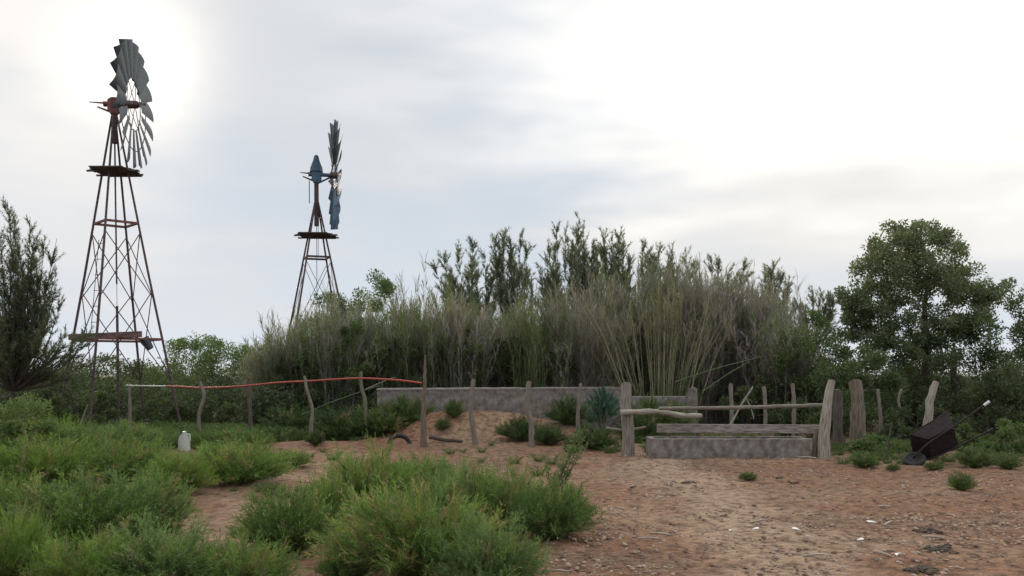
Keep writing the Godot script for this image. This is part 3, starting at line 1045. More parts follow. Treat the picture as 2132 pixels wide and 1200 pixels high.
		part("red_run" if s == 1 else "pale_run", mb.mesh(M.red_plastic if s == 1 else M.pale_plastic), hose)
	pole("dead_stick", "pale dry side branch above the tank's left corner", "stick", "", [[760, 812], [800, 794], [822, 786]], 21.4, 0.018, 0.012, grey, false)

func make_trees() -> void:
	var bark := Color(0.10, 0.085, 0.07)
	var dg := Color(0.060, 0.085, 0.042)
	var mg := Color(0.10, 0.135, 0.062)
	# leafy tree at right
	R.seed = 501
	var d := 27.0
	var cl := []
	cl += lobe(W(1905, 565, d), 1.85, 1.35, 1.5, 120, 0.31)
	cl += lobe(W(2030, 620, d), 1.0, 0.95, 1.0, 42, 0.27)
	cl += lobe(W(1810, 630, d), 0.85, 0.85, 0.9, 44, 0.28)
	cl += lobe(W(1925, 490, d), 0.95, 0.40, 0.7, 14, 0.26)
	cl += lobe(W(1910, 690, d), 2.2, 0.55, 1.4, 46, 0.28)
	cl += [[W(1752, 608, d), Vector3(0.22, 0.18, 0.22)], [W(2100, 590, d), Vector3(0.25, 0.16, 0.25)], [W(1850, 472, d), Vector3(0.25, 0.2, 0.25)], [W(1768, 640, d), Vector3(0.2, 0.16, 0.2)]]
	tree("leafy_tree", "full round leafy tree standing tallest on the right", "tree", "", G(1925, d), W(1930, 745, d), cl, 0.17, 190, 0.085, Color(0.145, 0.18, 0.10), Color(0.21, 0.235, 0.135), false, bark, 0.1)
	# second stem of that tree
	R.seed = 502
	cl = lobe(W(2000, 690, d - 0.5), 1.3, 0.6, 0.9, 14, 0.35)
	tree("leafy_tree", "low dark leafy tree under the right side of the tall round one", "tree", "", G(1985, d - 0.5), W(1985, 780, d - 0.5), cl, 0.12, 260, 0.085, dg, mg, false, bark)
	# tamarisk behind the cane: [x, top y, half width px, label]
	d = 31.0
	var tm := [
		[1000, [[900, 547], [922, 530], [950, 510], [985, 493], [1008, 515], [970, 560], [935, 575], [1030, 560]], "broad feathery tamarisk behind the cane, first right of the smaller wind pump"],
		[1062, [[1030, 490], [1050, 477], [1085, 486], [1098, 520], [1065, 540]], "upright tamarisk with three open tips behind the cane"],
		[1160, [[1125, 545], [1142, 510], [1160, 465], [1177, 480], [1190, 540], [1150, 570]], "dense tamarisk left of the tallest tip behind the cane"],
		[1212, [[1203, 445], [1217, 500], [1195, 525], [1225, 540]], "slender tamarisk with the tallest tip behind the cane"],
		[1280, [[1242, 505], [1252, 490], [1272, 494], [1287, 486], [1302, 496], [1310, 540]], "square-topped tamarisk above the fan of canes"],
		[1368, [[1335, 512], [1352, 503], [1375, 508], [1397, 524], [1415, 550]], "rounded tamarisk behind the top of the cane fan"],
		[1485, [[1428, 522], [1450, 542], [1475, 538], [1500, 545], [1522, 560], [1545, 553]], "low ragged tamarisk right of the cane fan's top"],
		[1605, [[1560, 572], [1582, 568], [1600, 560], [1612, 546], [1626, 566], [1640, 600]], "last tall tamarisk before the gap by the leafy tree"],
		[1695, [[1665, 630], [1690, 606], [1712, 614], [1732, 622]], "small tamarisk in the gap left of the leafy tree"]]
	for a in tm:
		R.seed = int(a[0])
		var tips := []
		for q in a[1]:
			tips.append(W(q[0], q[1], d))
		frond_tree("tamarisk", a[2], "tamarisks behind the cane thicket", G(a[0], d), W(a[0], 735, d), tips, 4, 0.06, 0.5, 30, 0.14, Color(0.16, 0.185, 0.13), Color(0.24, 0.26, 0.18), bark)
	# tree at the left edge
	R.seed = 611
	d = 20.0
	var lt := []
	for q in [[18, 432], [35, 424], [55, 448], [5, 470], [75, 500], [102, 508], [62, 545], [20, 540], [95, 585], [60, 600], [118, 632], [30, 640], [85, 660], [135, 690], [110, 705], [60, 720], [145, 740], [-40, 470], [-60, 540], [-20, 610], [-60, 680], [10, 720], [90, 770], [-30, 760]]:
		lt.append(W(q[0], q[1], d + R.randf_range(-0.5, 0.5)))
	frond_tree("tamarisk", "tall airy feathery tree at the left edge", "", G(20, d), W(25, 815, d), lt, 4, 0.075, 0.40, 26, 0.095, Color(0.10, 0.125, 0.08), Color(0.165, 0.185, 0.115), bark)
	# shrubs: [x, base depth, top y, half width px, tone, label, leaf]
	var list := [
		[435, 34.0, 684, 118, 0.85, "round bright green tree right of the nearer wind pump"],
		[240, 33.0, 738, 120, 0.35, "dark scrub tree seen through the nearer wind pump's legs"],
		[330, 30.0, 752, 90, 0.45, "olive scrub behind the nearer wind pump's right leg"],
		[150, 27.0, 745, 90, 0.2, "dark scrub right of the tall tree at the left edge"],
		[545, 31.0, 762, 90, 0.3, "dull scrub between the round green tree and the cane"],
		[800, 29.5, 568, 80, 0.7, "leafy green tree rising just right of the smaller wind pump"],
		[690, 28.8, 602, 62, 0.6, "leafy green shrub at the smaller wind pump's foot"],
		[625, 25.6, 700, 55, 0.40, "grey-green leafy shrub at the cane's left end"],
		[735, 25.2, 668, 50, 0.55, "green leafy shrub in the cane above the greenish post"],
		[830, 25.4, 690, 55, 0.35, "dark leafy shrub in the cane left of the tallest post's top"],
		[955, 25.2, 672, 60, 0.45, "green leafy shrub in the cane above the leaning brown post"],
		[1060, 25.5, 700, 55, 0.25, "dark leafy shrub in the cane above the split grey post"],
		[1170, 25.3, 725, 50, 0.2, "darkest leafy shrub in the cane left of its pale fan"],
		[1700, 24.5, 640, 85, 0.55, "olive shrub between the cane and the leafy tree"],
		[1780, 22.5, 688, 85, 0.4, "greyish shrub behind the stump"],
		[1850, 25.0, 690, 80, 0.2, "dark shrub left of the leafy tree's trunk"],
		[2010, 24.5, 712, 100, 0.15, "dark shrub right of the leafy tree's trunk"],
		[2130, 24.0, 592, 100, 0.4, "tall olive shrub cut by the right edge"],
		[2085, 22.0, 735, 90, 0.15, "low dark shrub at the right edge"],
		[1640, 26.0, 690, 60, 0.35, "dull shrub at the cane's right end"],
		[1940, 29.0, 735, 110, 0.15, "dark scrub behind the leafy tree's trunk"],
		[1560, 24.3, 775, 60, 0.3, "low shrub behind the thin posts of the trough"],
		[1690, 21.6, 800, 60, 0.25, "low dark shrub behind the pale rounded post"],
		[1905, 20.6, 815, 60, 0.12, "low dark shrub behind the forked split post"],
		[460, 25.0, 810, 80, 0.3, "dark shrub behind the hose left of the bent thin post"],
		[330, 24.6, 815, 60, 0.35, "dull shrub at the foot of the nearer wind pump"],
		[600, 24.8, 800, 80, 0.25, "dark shrub behind the bent thin post"],
		[60, 15.5, 775, 95, 0.95, "yellow-green shrub under the tall tree at the left edge"],
		[-60, 13.5, 800, 90, 0.9, "yellow-green shrub cut by the left edge"],
		[170, 22.5, 800, 60, 0.3, "grey-green shrub at the left leg of the nearer wind pump"],
		[1995, 18.4, 880, 45, 0.7, "small green shrub right of the rusty barrow"],
		[2085, 17.6, 870, 55, 0.75, "pale green shrub at the right edge of the earth"],
		[1830, 17.8, 905, 45, 0.75, "small green shrub left of the rusty barrow"]]
	for a in list:
		R.seed = hash(a[5])
		d = a[1]
		var base := G(a[0], d)
		var top := W(a[0], a[2], d)
		var rx: float = a[3] / F * d
		var hh := (top.y - base.y)
		var n := clampi(int(rx * hh * 13.0), 14, 95)
		cl = []
		for i in n:
			var q := R.randf_range(-1.0, 1.0)
			var env := sqrt(maxf(0.0, 1.0 - q * q))
			var fy := R.randf_range(0.12, 1.0)
			var s := R.randf_range(0.6, 1.2) * clampf(rx * 0.28, 0.16, 0.42)
			cl.append([base + Vector3(q * rx, maxf((hh * (0.35 + 0.65 * env)) * fy - s * 0.6, s * 0.7), R.randf_range(-0.7, 0.7) * minf(rx, 1.2) * env), Vector3(s, s * 0.85, s)])
		var tn: float = a[4]
		var c1 := Color(0.058, 0.074, 0.042).lerp(Color(0.14, 0.205, 0.07), tn)
		var c2 := Color(0.09, 0.105, 0.06).lerp(Color(0.185, 0.25, 0.09), tn)
		var big: bool = rx > 1.2
		tree("scrub_tree" if big else "shrub", a[5], "tree" if big else "shrub", "", base, base + Vector3(0, hh * 0.22, 0), cl, 0.03 + hh * 0.012, 260 if d > 20 else 420, 0.075 if d > 20 else 0.05, c1, c2, false, bark, 0.35, 2)
	# far scrub that closes the view
	R.seed = 733
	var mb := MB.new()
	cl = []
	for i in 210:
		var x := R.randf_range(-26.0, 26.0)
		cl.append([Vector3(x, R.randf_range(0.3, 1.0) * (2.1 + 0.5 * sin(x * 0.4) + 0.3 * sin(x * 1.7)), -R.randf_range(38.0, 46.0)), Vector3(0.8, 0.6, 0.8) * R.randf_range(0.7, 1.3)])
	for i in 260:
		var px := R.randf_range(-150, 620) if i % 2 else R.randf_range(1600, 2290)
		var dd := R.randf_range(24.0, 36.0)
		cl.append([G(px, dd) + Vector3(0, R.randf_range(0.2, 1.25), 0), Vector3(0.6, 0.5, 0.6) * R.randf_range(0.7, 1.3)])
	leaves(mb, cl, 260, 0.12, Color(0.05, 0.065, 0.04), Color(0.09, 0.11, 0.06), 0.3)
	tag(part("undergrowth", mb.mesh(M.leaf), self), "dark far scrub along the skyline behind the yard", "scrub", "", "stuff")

func top_line(px: float) -> float:
	var xs := [540, 570, 620, 700, 760, 850, 900, 1000, 1100, 1200, 1250, 1330, 1420, 1500, 1580, 1640, 1670, 1720]
	var ys := [690, 630, 614, 596, 610, 605, 615, 628, 622, 600, 578, 560, 556, 570, 590, 625, 680, 740]
	for i in xs.size() - 1:
		if px <= xs[i + 1]:
			return lerpf(ys[i], ys[i + 1], clampf((px - xs[i]) / float(xs[i + 1] - xs[i]), 0.0, 1.0))
	return 740.0

func make_cane() -> void:
	# cane in the mass: several kinds of stem, set out in hundreds
	var kinds := []
	var cols := [
		[Color(0.27, 0.28, 0.17), Color(0.115, 0.16, 0.065), Color(0.21, 0.25, 0.12)],
		[Color(0.33, 0.32, 0.26), Color(0.21, 0.225, 0.18), Color(0.33, 0.33, 0.28)],
		[Color(0.31, 0.29, 0.24), Color(0.16, 0.185, 0.125), Color(0.32, 0.295, 0.25)],
		[Color(0.32, 0.28, 0.27), Color(0.26, 0.222, 0.22), Color(0.37, 0.32, 0.315)]]
	for kd in 4:
		var vs := []
		for q in 4:
			R.seed = 1000 + kd * 10 + q
			var mb := MB.new()
			for s in 3:
				var az := R.randf() * TAU
				culm(mb, Vector3(R.randf_range(-0.15, 0.15), 0, R.randf_range(-0.15, 0.15)), Vector3(cos(az), 0, sin(az)) * R.randf_range(0.1, 0.5), R.randf_range(0.8, 1.0) * 3.6, 0.0075, 38, 0.06 if kd != 3 else 0.25, cols[kd][0], cols[kd][1], cols[kd][2], 14, 0.55)
			vs.append(mb.mesh(M.leaf))
		kinds.append(vs)
	var lists := []
	for k in 16:
		lists.append([])
	R.seed = 4242
	for c in 105:
		# a stool of cane: stems lean outward from its heart, and stools differ in height and dryness
		var cx := R.randf_range(565, 1680)
		var cd := R.randf_range(24.9, 29.3)
		if cx > 1235 and cx < 1560 and cd < 26.2:
			cd += 2.2
		if cx < 680 and cd < 26.0:
			cd += 1.5
		var heart := G(cx, cd)
		var hs := R.randf_range(0.80, 1.14)
		var u := R.randf()
		var kd := 0
		if cx < 640: kd = 1 if u < 0.4 else (0 if u < 0.7 else 2)
		elif cx < 880: kd = 0 if u < 0.65 else (1 if u < 0.8 else 2)
		elif cx < 1100: kd = 0 if u < 0.6 else (2 if u < 0.85 else 3)
		elif cx < 1280: kd = 3 if u < 0.4 else (2 if u < 0.75 else 0)
		elif cx < 1420: kd = 2 if u < 0.5 else (1 if u < 0.75 else 0)
		else: kd = 3 if u < 0.55 else (2 if u < 0.75 else 1)
		for i in 17:
			var an := R.randf() * TAU
			var off := Vector3(cos(an), 0, sin(an)) * pow(R.randf(), 0.6) * 0.62
			var b := heart + off
			var px := 1066.0 + F * b.x / -b.z
			var h := (W(px, top_line(px), -b.z).y) * hs * R.randf_range(0.72, 1.0) * (1.0 - 0.22 * off.length())
			if R.randf() < 0.05:
				h *= 1.18
			var s := h / 3.5
			var sw := R.randf_range(0.8, 1.1)
			var bs := Basis(Vector3.UP, R.randf() * TAU).scaled(Vector3(sw, s, sw))
			bs = Basis(Vector3(off.z, 0, -off.x).normalized(), off.length() * R.randf_range(0.15, 0.42)) * bs
			var kk := kd if R.randf() < 0.8 else R.randi() % 4
			b.y = H(b.x, b.z) - 0.05
			lists[kk * 4 + R.randi() % 4].append(Transform3D(bs, b))
	var bed := thing("reeds", "dense thicket of grey-green cane behind the water tank", "cane", G(1050, 27.0))
	tag(bed, "", "", "", "stuff")
	for k in 16:
		var mm := MultiMesh.new()
		mm.transform_format = MultiMesh.TRANSFORM_3D
		mm.mesh = kinds[k / 4][k % 4]
		mm.instance_count = lists[k].size()
		for i in lists[k].size():
			var t: Transform3D = lists[k][i]
			t.origin -= bed.position
			mm.set_instance_transform(i, t)
		var mi := MultiMeshInstance3D.new()
		mi.name = "stems"
		mi.multimesh = mm
		mi.set_meta("kind", "stuff")
		bed.add_child(mi, true)
	# the open fan of tall pale canes
	R.seed = 88
	var base := G(1375, 24.6)
	var fan := thing("cane_clump", "open fan of tall straw-coloured canes above the trough", "cane", base)
	var straw := Color(0.50, 0.45, 0.32)
	for i in 64:
		var mb := MB.new()
		var f := R.randf_range(-1.0, 1.0)
		var bx := f * 0.85 + R.randf_range(-0.15, 0.15)
		var hh := R.randf_range(2.6, 4.3) * (1.0 - 0.12 * absf(f))
		var ln := Vector3(f * R.randf_range(0.5, 1.9), 0, R.randf_range(-0.2, 0.5))
		var k := jit(mixc(straw, Color(0.30, 0.29, 0.15), R.randf() * 0.7), 0.15)
		culm(mb, Vector3(bx, -0.05, R.randf_range(-0.35, 0.35)), ln, hh, R.randf_range(0.012, 0.020), 18, 0.55, k, Color(0.17, 0.17, 0.10), Color(0.33, 0.29, 0.22), 16, 0.42)
		part("cane", mb.mesh(M.leaf), fan)
	# green shoots at its foot
	var sh := MB.new()
	for i in 60:
		culm(sh, Vector3(R.randf_range(-1.1, 1.1), -0.02, R.randf_range(0.0, 0.6)), rv() * 0.3, R.randf_range(0.9, 1.9), 0.007, 9, 0.2, Color(0.13, 0.17, 0.05), Color(0.08, 0.13, 0.04), Color(0.15, 0.2, 0.07), 0, 0.4)
	part("shoots", sh.mesh(M.leaf), fan)
	# fallen green canes
	for a in [[[1405, 796], [1490, 768], [1590, 742], 23.0, "upper of two green canes fallen slantwise over the tank's end"], [[1463, 816], [1510, 783], [1562, 752], 22.9, "lower of two green canes fallen slantwise over the tank's end"], [[628, 864], [700, 834], [790, 803], 21.9, "green cane fallen slantwise behind the bent thin post"]]:
		pole("fallen_cane", a[4], "cane", "fallen green canes", [a[0], a[1], a[2]], a[3], 0.014, 0.010, Color(0.18, 0.24, 0.12), false, 0.03)

func make_bushes() -> void:
	var green := Color(0.165, 0.25, 0.072)
	var deep := Color(0.13, 0.20, 0.064)
	var lime := Color(0.18, 0.275, 0.064)
	var straw := Color(0.34, 0.27, 0.13)
	var protos := [
		bush_mesh(1, 0.6, 0.6, 270, 10, 11, green, straw, 0.06, 0.1),
		bush_mesh(2, 0.6, 0.6, 270, 10, 11, deep, straw, 0.03, 0.5),
		bush_mesh(3, 0.6, 0.6, 270, 10, 11, lime, Color(0.26, 0.26, 0.10), 0.08),
		bush_mesh(4, 0.6, 0.6, 270, 10, 11, green, straw, 0.22),
		bush_mesh(5, 0.6, 0.6, 270, 10, 11, Color(0.16, 0.235, 0.09), straw, 0.05, 0.25)]
	# [x, base y, top y, width px, kind, label]
	var L := [
		[870, 1196, 1000, 400, 3, "largest green bush in front with straw-coloured tips"],
		[770, 1075, 925, 240, 0, "tall rounded bush behind the largest straw-tipped bush"],
		[960, 1100, 960, 200, 4, "light green bush right behind the largest straw-tipped bush"],
		[1060, 1105, 972, 190, 0, "bush between the straw-tipped bush and the spindly sapling"],
		[1150, 1125, 1005, 170, 1, "dark bush at the right end of the bushes, at the sapling's foot"],
		[1020, 1230, 1080, 240, 4, "bush cut by the lower edge right of the largest one"],
		[600, 1150, 1012, 225, 1, "dark green bush left of the bare patch at the front"],
		[680, 1105, 985, 120, 0, "narrow bush between the dark front bush and the tall rounded one"],
		[500, 1005, 915, 240, 0, "broad bush beside the small bare path"],
		[370, 1030, 940, 170, 2, "bright bush left of the small bare path"],
		[295, 1115, 985, 220, 4, "soft green bush in the middle of the left group"],
		[170, 1140, 985, 380, 1, "wide dark-bottomed bush in the left group"],
		[80, 1010, 905, 320, 2, "brightest lime green bush near the left edge"],
		[255, 1000, 905, 220, 0, "bush below the white frame at the pump's foot"],
		[30, 1110, 975, 180, 0, "bush cut by the left edge, halfway down the picture's lower half"],
		[20, 1230, 1060, 180, 2, "yellow-green bush in the lower left corner"],
		[330, 1225, 1085, 340, 4, "broad soft bush cut by the lower edge at left"],
		[500, 1225, 1110, 240, 0, "low bush at the lower edge left of the bare patch"],
		[180, 1240, 1110, 240, 2, "low lime bush at the lower edge near the corner"],
		[475, 962, 915, 150, 0, "distant bush below the white jug"],
		[240, 948, 880, 190, 4, "distant greyish bush at the pump tower's foot"],
		[100, 945, 862, 190, 2, "distant lime bush under the yellow-green shrub"],
		[300, 942, 890, 110, 1, "distant dark bush between the white jug and the pump tower"],
		[500, 935, 895, 130, 1, "dark bush at the foot of the dark straight post"],
		[160, 965, 890, 170, 1, "distant bush below the pale twisted branch"],
		[610, 975, 938, 80, 0, "small bush at the end of the small bare path"],
		[-20, 960, 868, 170, 0, "distant bush cut by the left edge"],
		[880, 1010, 945, 150, 0, "low bush behind the straw tips, at the edge of the bare earth"],
		[1190, 1090, 1010, 90, 1, "small bush just right of the spindly sapling"],
		[720, 1215, 1110, 130, 1, "small bush between the bare patch and the largest bush"]]
	for a in L:
		var d: float = F * EYE / (a[1] - 779.0)
		R.seed = hash(a[5])
		var base := G(a[0], d)
		var t := thing("broom_bush", a[5], "bush", base, "green broom bushes in the foreground")
		var hh: float = (a[1] - a[2]) / F * d
		var ww: float = a[3] / F * d
		var o := part("foliage", protos[a[4]], t)
		o.scale = Vector3(ww / 1.2, hh / 0.60, ww / 1.2 * R.randf_range(0.85, 1.1))
		o.rotation.y = R.randf() * TAU
		var mb := MB.new()
		for i in 7:
			var az := R.randf() * TAU
			mb.tube([Vector3(0, -0.06, 0), Vector3(cos(az), 1.4, sin(az)) * hh * 0.2, Vector3(cos(az), 1.1, sin(az)) * hh * 0.45], [0.011, 0.008, 0.004], 4, Color(0.16, 0.12, 0.08), false)
		part("stem", mb.mesh(M.bark), t)
	# dark tussocks along the fence and on the bank
	var tus := [bush_mesh(21, 0.3, 0.36, 170, 7, 8, Color(0.08, 0.125, 0.045), straw, 0.0), bush_mesh(22, 0.3, 0.36, 170, 7, 8, Color(0.125, 0.175, 0.065), straw, 0.05)]
	var T := [
		[566, 20.0, 36, 60, 0, "round dark tussock left of the bent thin post"],
		[656, 18.9, 32, 40, 0, "small dark tussock at the foot of the bent thin post"],
		[1082, 20.6, 52, 90, 0, "dark tussock left of the split grey post"],
		[1143, 19.9, 42, 80, 0, "dark tussock right of the split grey post"],
		[945, 21.7, 38, 44, 1, "small tussock on the bank right of the tallest post"],
		[922, 21.2, 24, 36, 1, "tiny tussock on the bank by the tallest post"],
		[1240, 19.0, 48, 110, 0, "broad dark tussock left of the stout post"],
		[1180, 21.3, 60, 90, 0, "tussock in front of the slim pale post"],
		[800, 22.0, 66, 140, 1, "broad grass clump below the tank's left corner"],
		[700, 21.8, 68, 130, 0, "broad dark grass clump behind the bent thin post"],
		[605, 22.4, 66, 130, 0, "dark grass clump behind the round tussock"],
		[850, 22.2, 60, 90, 1, "grass clump in front of the tank, left of the tallest post"],
		[2003, 12.1, 40, 60, 1, "green grass tuft on the bare earth below the barrow"],
		[1557, 13.4, 18, 40, 1, "small grey tuft in the middle of the bare earth"],
		[1800, 15.2, 30, 60, 1, "grass tuft on the bare earth below the dark stake"],
		[1860, 14.6, 16, 30, 1, "tiny tuft on the earth left of the barrow"],
		[1945, 14.7, 18, 40, 1, "tiny tuft on the earth below the barrow"],
		[2032, 15.2, 40, 80, 1, "grass tuft growing through the barrow's lower handle"],
		[2100, 15.0, 28, 60, 1, "grass tuft at the right edge of the earth"],
		[1370, 22.6, 70, 140, 1, "green grass growing on the tank's low end"],
		[1330, 21.0, 60, 90, 0, "dark grass behind the stout post"]]
	for a in T:
		R.seed = hash(a[5])
		var o := part("tussock", tus[a[4]], self)
		o.position = G(a[0], a[1])
		if a[5].begins_with("green grass growing"):
			o.position.y = 0.15
		o.scale = Vector3(a[3] / F * a[1] / 0.6, a[2] / F * a[1] / 0.36, a[3] / F * a[1] / 0.6)
		o.rotation.y = R.randf() * TAU
		tag(o, a[5], "tussock", "grass tussocks")
	# weeds between the bushes and under the far fence, too many to count
	R.seed = 321
	var weed := tuft_mesh(31, 0.16, 0.15, 80, Color(0.075, 0.12, 0.04), Color(0.14, 0.19, 0.07))
	var xf := []
	for i in 700:
		var px := R.randf_range(-150, 1150)
		var d := 6.2 + 16.5 * pow(R.randf(), 0.8)
		var p := G(px, d)
		var dens := patch_noise.get_noise_2d(p.x * 2.0 + 13.0, p.z * 2.0) + (0.25 if px < 420 else -0.06)
		if d > 18.0 and d < 20.5:
			dens -= 0.25 if px > 560 else 0.0
		if d > 20.5:
			dens += 0.1
		if px > 700:
			dens -= 0.1
		if px > 395 and px < 480 and d > 8.5 and d < 15.0:
			continue
		if dens + R.randf_range(-0.2, 0.2) < 0.1:
			continue
		var s := R.randf_range(0.5, 1.3)
		xf.append(Transform3D(Basis(Vector3.UP, R.randf() * TAU).scaled(Vector3(s, s * R.randf_range(0.7, 1.4), s)), p))
	for i in 1100:
		var px := R.randf_range(-120, 890)
		var d := R.randf_range(18.8, 24.5)
		if px > 540 and d < 20.6 + 0.004 * (px - 540.0):
			continue
		var s := R.randf_range(1.0, 2.4)
		xf.append(Transform3D(Basis(Vector3.UP, R.randf() * TAU).scaled(Vector3(s, s * R.randf_range(0.9, 1.4), s)), G(px, d)))
	for i in 420:
		var px := R.randf_range(1180, 2300)
		var d := 15.6 + 7.0 * R.randf()
		var p := G(px, d)
		if px > 1330 and px < 1740 and d < 18.0:
			continue
		if px < 1330 and d < 18.0:
			continue
		var s := R.randf_range(0.7, 1.6)
		xf.append(Transform3D(Basis(Vector3.UP, R.randf() * TAU).scaled(Vector3(s, s, s)), p))
	scatter("grass", "low green weeds between the bushes and along the fence", "grass", weed, xf)
	# spindly sapling
	R.seed = 909
	var sp := thing("sapling", "spindly light green sapling standing at the edge of the bare earth", "sapling", G(1150, 9.3))
	var mb := MB.new()
	var lf := MB.new()
	var tips := [[1160, 985], [1190, 930], [1212, 893], [1222, 925], [1140, 970], [1200, 905], [1178, 945], [1168, 960], [1215, 910], [1205, 945], [1150, 1000], [1185, 985]]
	for q in tips:
		var e := W(q[0], q[1], 9.3 + R.randf_range(-0.12, 0.12)) - sp.position
		var m := Vector3(e.x * 0.35, e.y * 0.55, e.z * 0.5)
		mb.tube([Vector3(0, -0.05, 0), m, e], [0.006, 0.005, 0.002], 4, Color(0.14, 0.13, 0.07), false)
		for i in 90:
			var f := pow(R.randf(), 0.7)
			var p := m.lerp(e, f) + rv() * 0.025
			lf.leaf(p, (rv() + Vector3.UP * 0.4).normalized(), R.randf_range(0.02, 0.04), 0.014, rv(), jit(Color(0.13, 0.19, 0.075), 0.25))
	part("stem", mb.mesh(M.bark), sp)
	part("crown", lf.mesh(M.leaf), sp)
	# blue-green plant with broad leaves before the tank
	R.seed = 414
	var ag := thing("leafy_plant", "bushy blue-green plant with broad leaves by the tank wall", "plant", G(1255, 22.4))
	mb = MB.new()
	for i in 260:
		var az := R.randf() * TAU
		var th := R.randf_range(0.0, 1.35)
		var o := Vector3(cos(az) * sin(th), cos(th), sin(az) * sin(th))
		var p := Vector3(o.x * 0.42, 0.35 + o.y * 0.68, o.z * 0.42) * R.randf_range(0.5, 1.0)
		var dd := (o * 0.8 + Vector3.UP * 0.3 + rv() * 0.45).normalized()
		mb.leaf(p, dd, R.randf_range(0.18, 0.32), R.randf_range(0.06, 0.11), rv(), jit(mixc(Color(0.055, 0.115, 0.088), Color(0.11, 0.18, 0.15), R.randf()), 0.2))
	part("leaves", mb.mesh(M.leaf), ag)
	mb = MB.new()
	for i in 8:
		var az := R.randf() * TAU
		mb.tube([Vector3(0, -0.1, 0), Vector3(cos(az) * 0.15, 0.4, sin(az) * 0.15), Vector3(cos(az) * 0.3, 0.8, sin(az) * 0.3)], [0.02, 0.016, 0.008], 5, Color(0.12, 0.14, 0.09), false)
	part("stem", mb.mesh(M.bark), ag)

func scatter(called: String, label: String, category: String, m: Mesh, xf: Array) -> void:
	var mm := MultiMesh.new()
	mm.transform_format = MultiMesh.TRANSFORM_3D
	mm.mesh = m
	mm.instance_count = xf.size()
	for i in xf.size():
		mm.set_instance_transform(i, xf[i])
	var mi := MultiMeshInstance3D.new()
	mi.name = numbered(called)
	mi.multimesh = mm
	add_child(mi)
	tag(mi, label, category, "", "stuff")

func lump(mb: MB, c: Vector3, r: Vector3, k: Color) -> void:
	# a low irregular stone or clod
	var ring := []
	for lat in 3:
		var row := []
		var th := [0.15, 0.9, 1.6][lat] as float
		for s in 6:
			var an := TAU * s / 6.0 + lat * 0.5
			row.append(c + Vector3(cos(an) * sin(th), cos(th), sin(an) * sin(th)) * r * R.randf_range(0.75, 1.2))
		ring.append(row)
	for lat in 2:
		for s in 6:
			var a: Vector3 = ring[lat][s]
			var b: Vector3 = ring[lat][(s + 1) % 6]
			var d: Vector3 = ring[lat + 1][(s + 1) % 6]
			var e: Vector3 = ring[lat + 1][s]
			mb.tri(a, b, d, k)
			mb.tri(a, d, e, k)
	for s in 6:
		mb.tri(c + Vector3(0, r.y, 0), ring[0][(s + 1) % 6], ring[0][s], k)

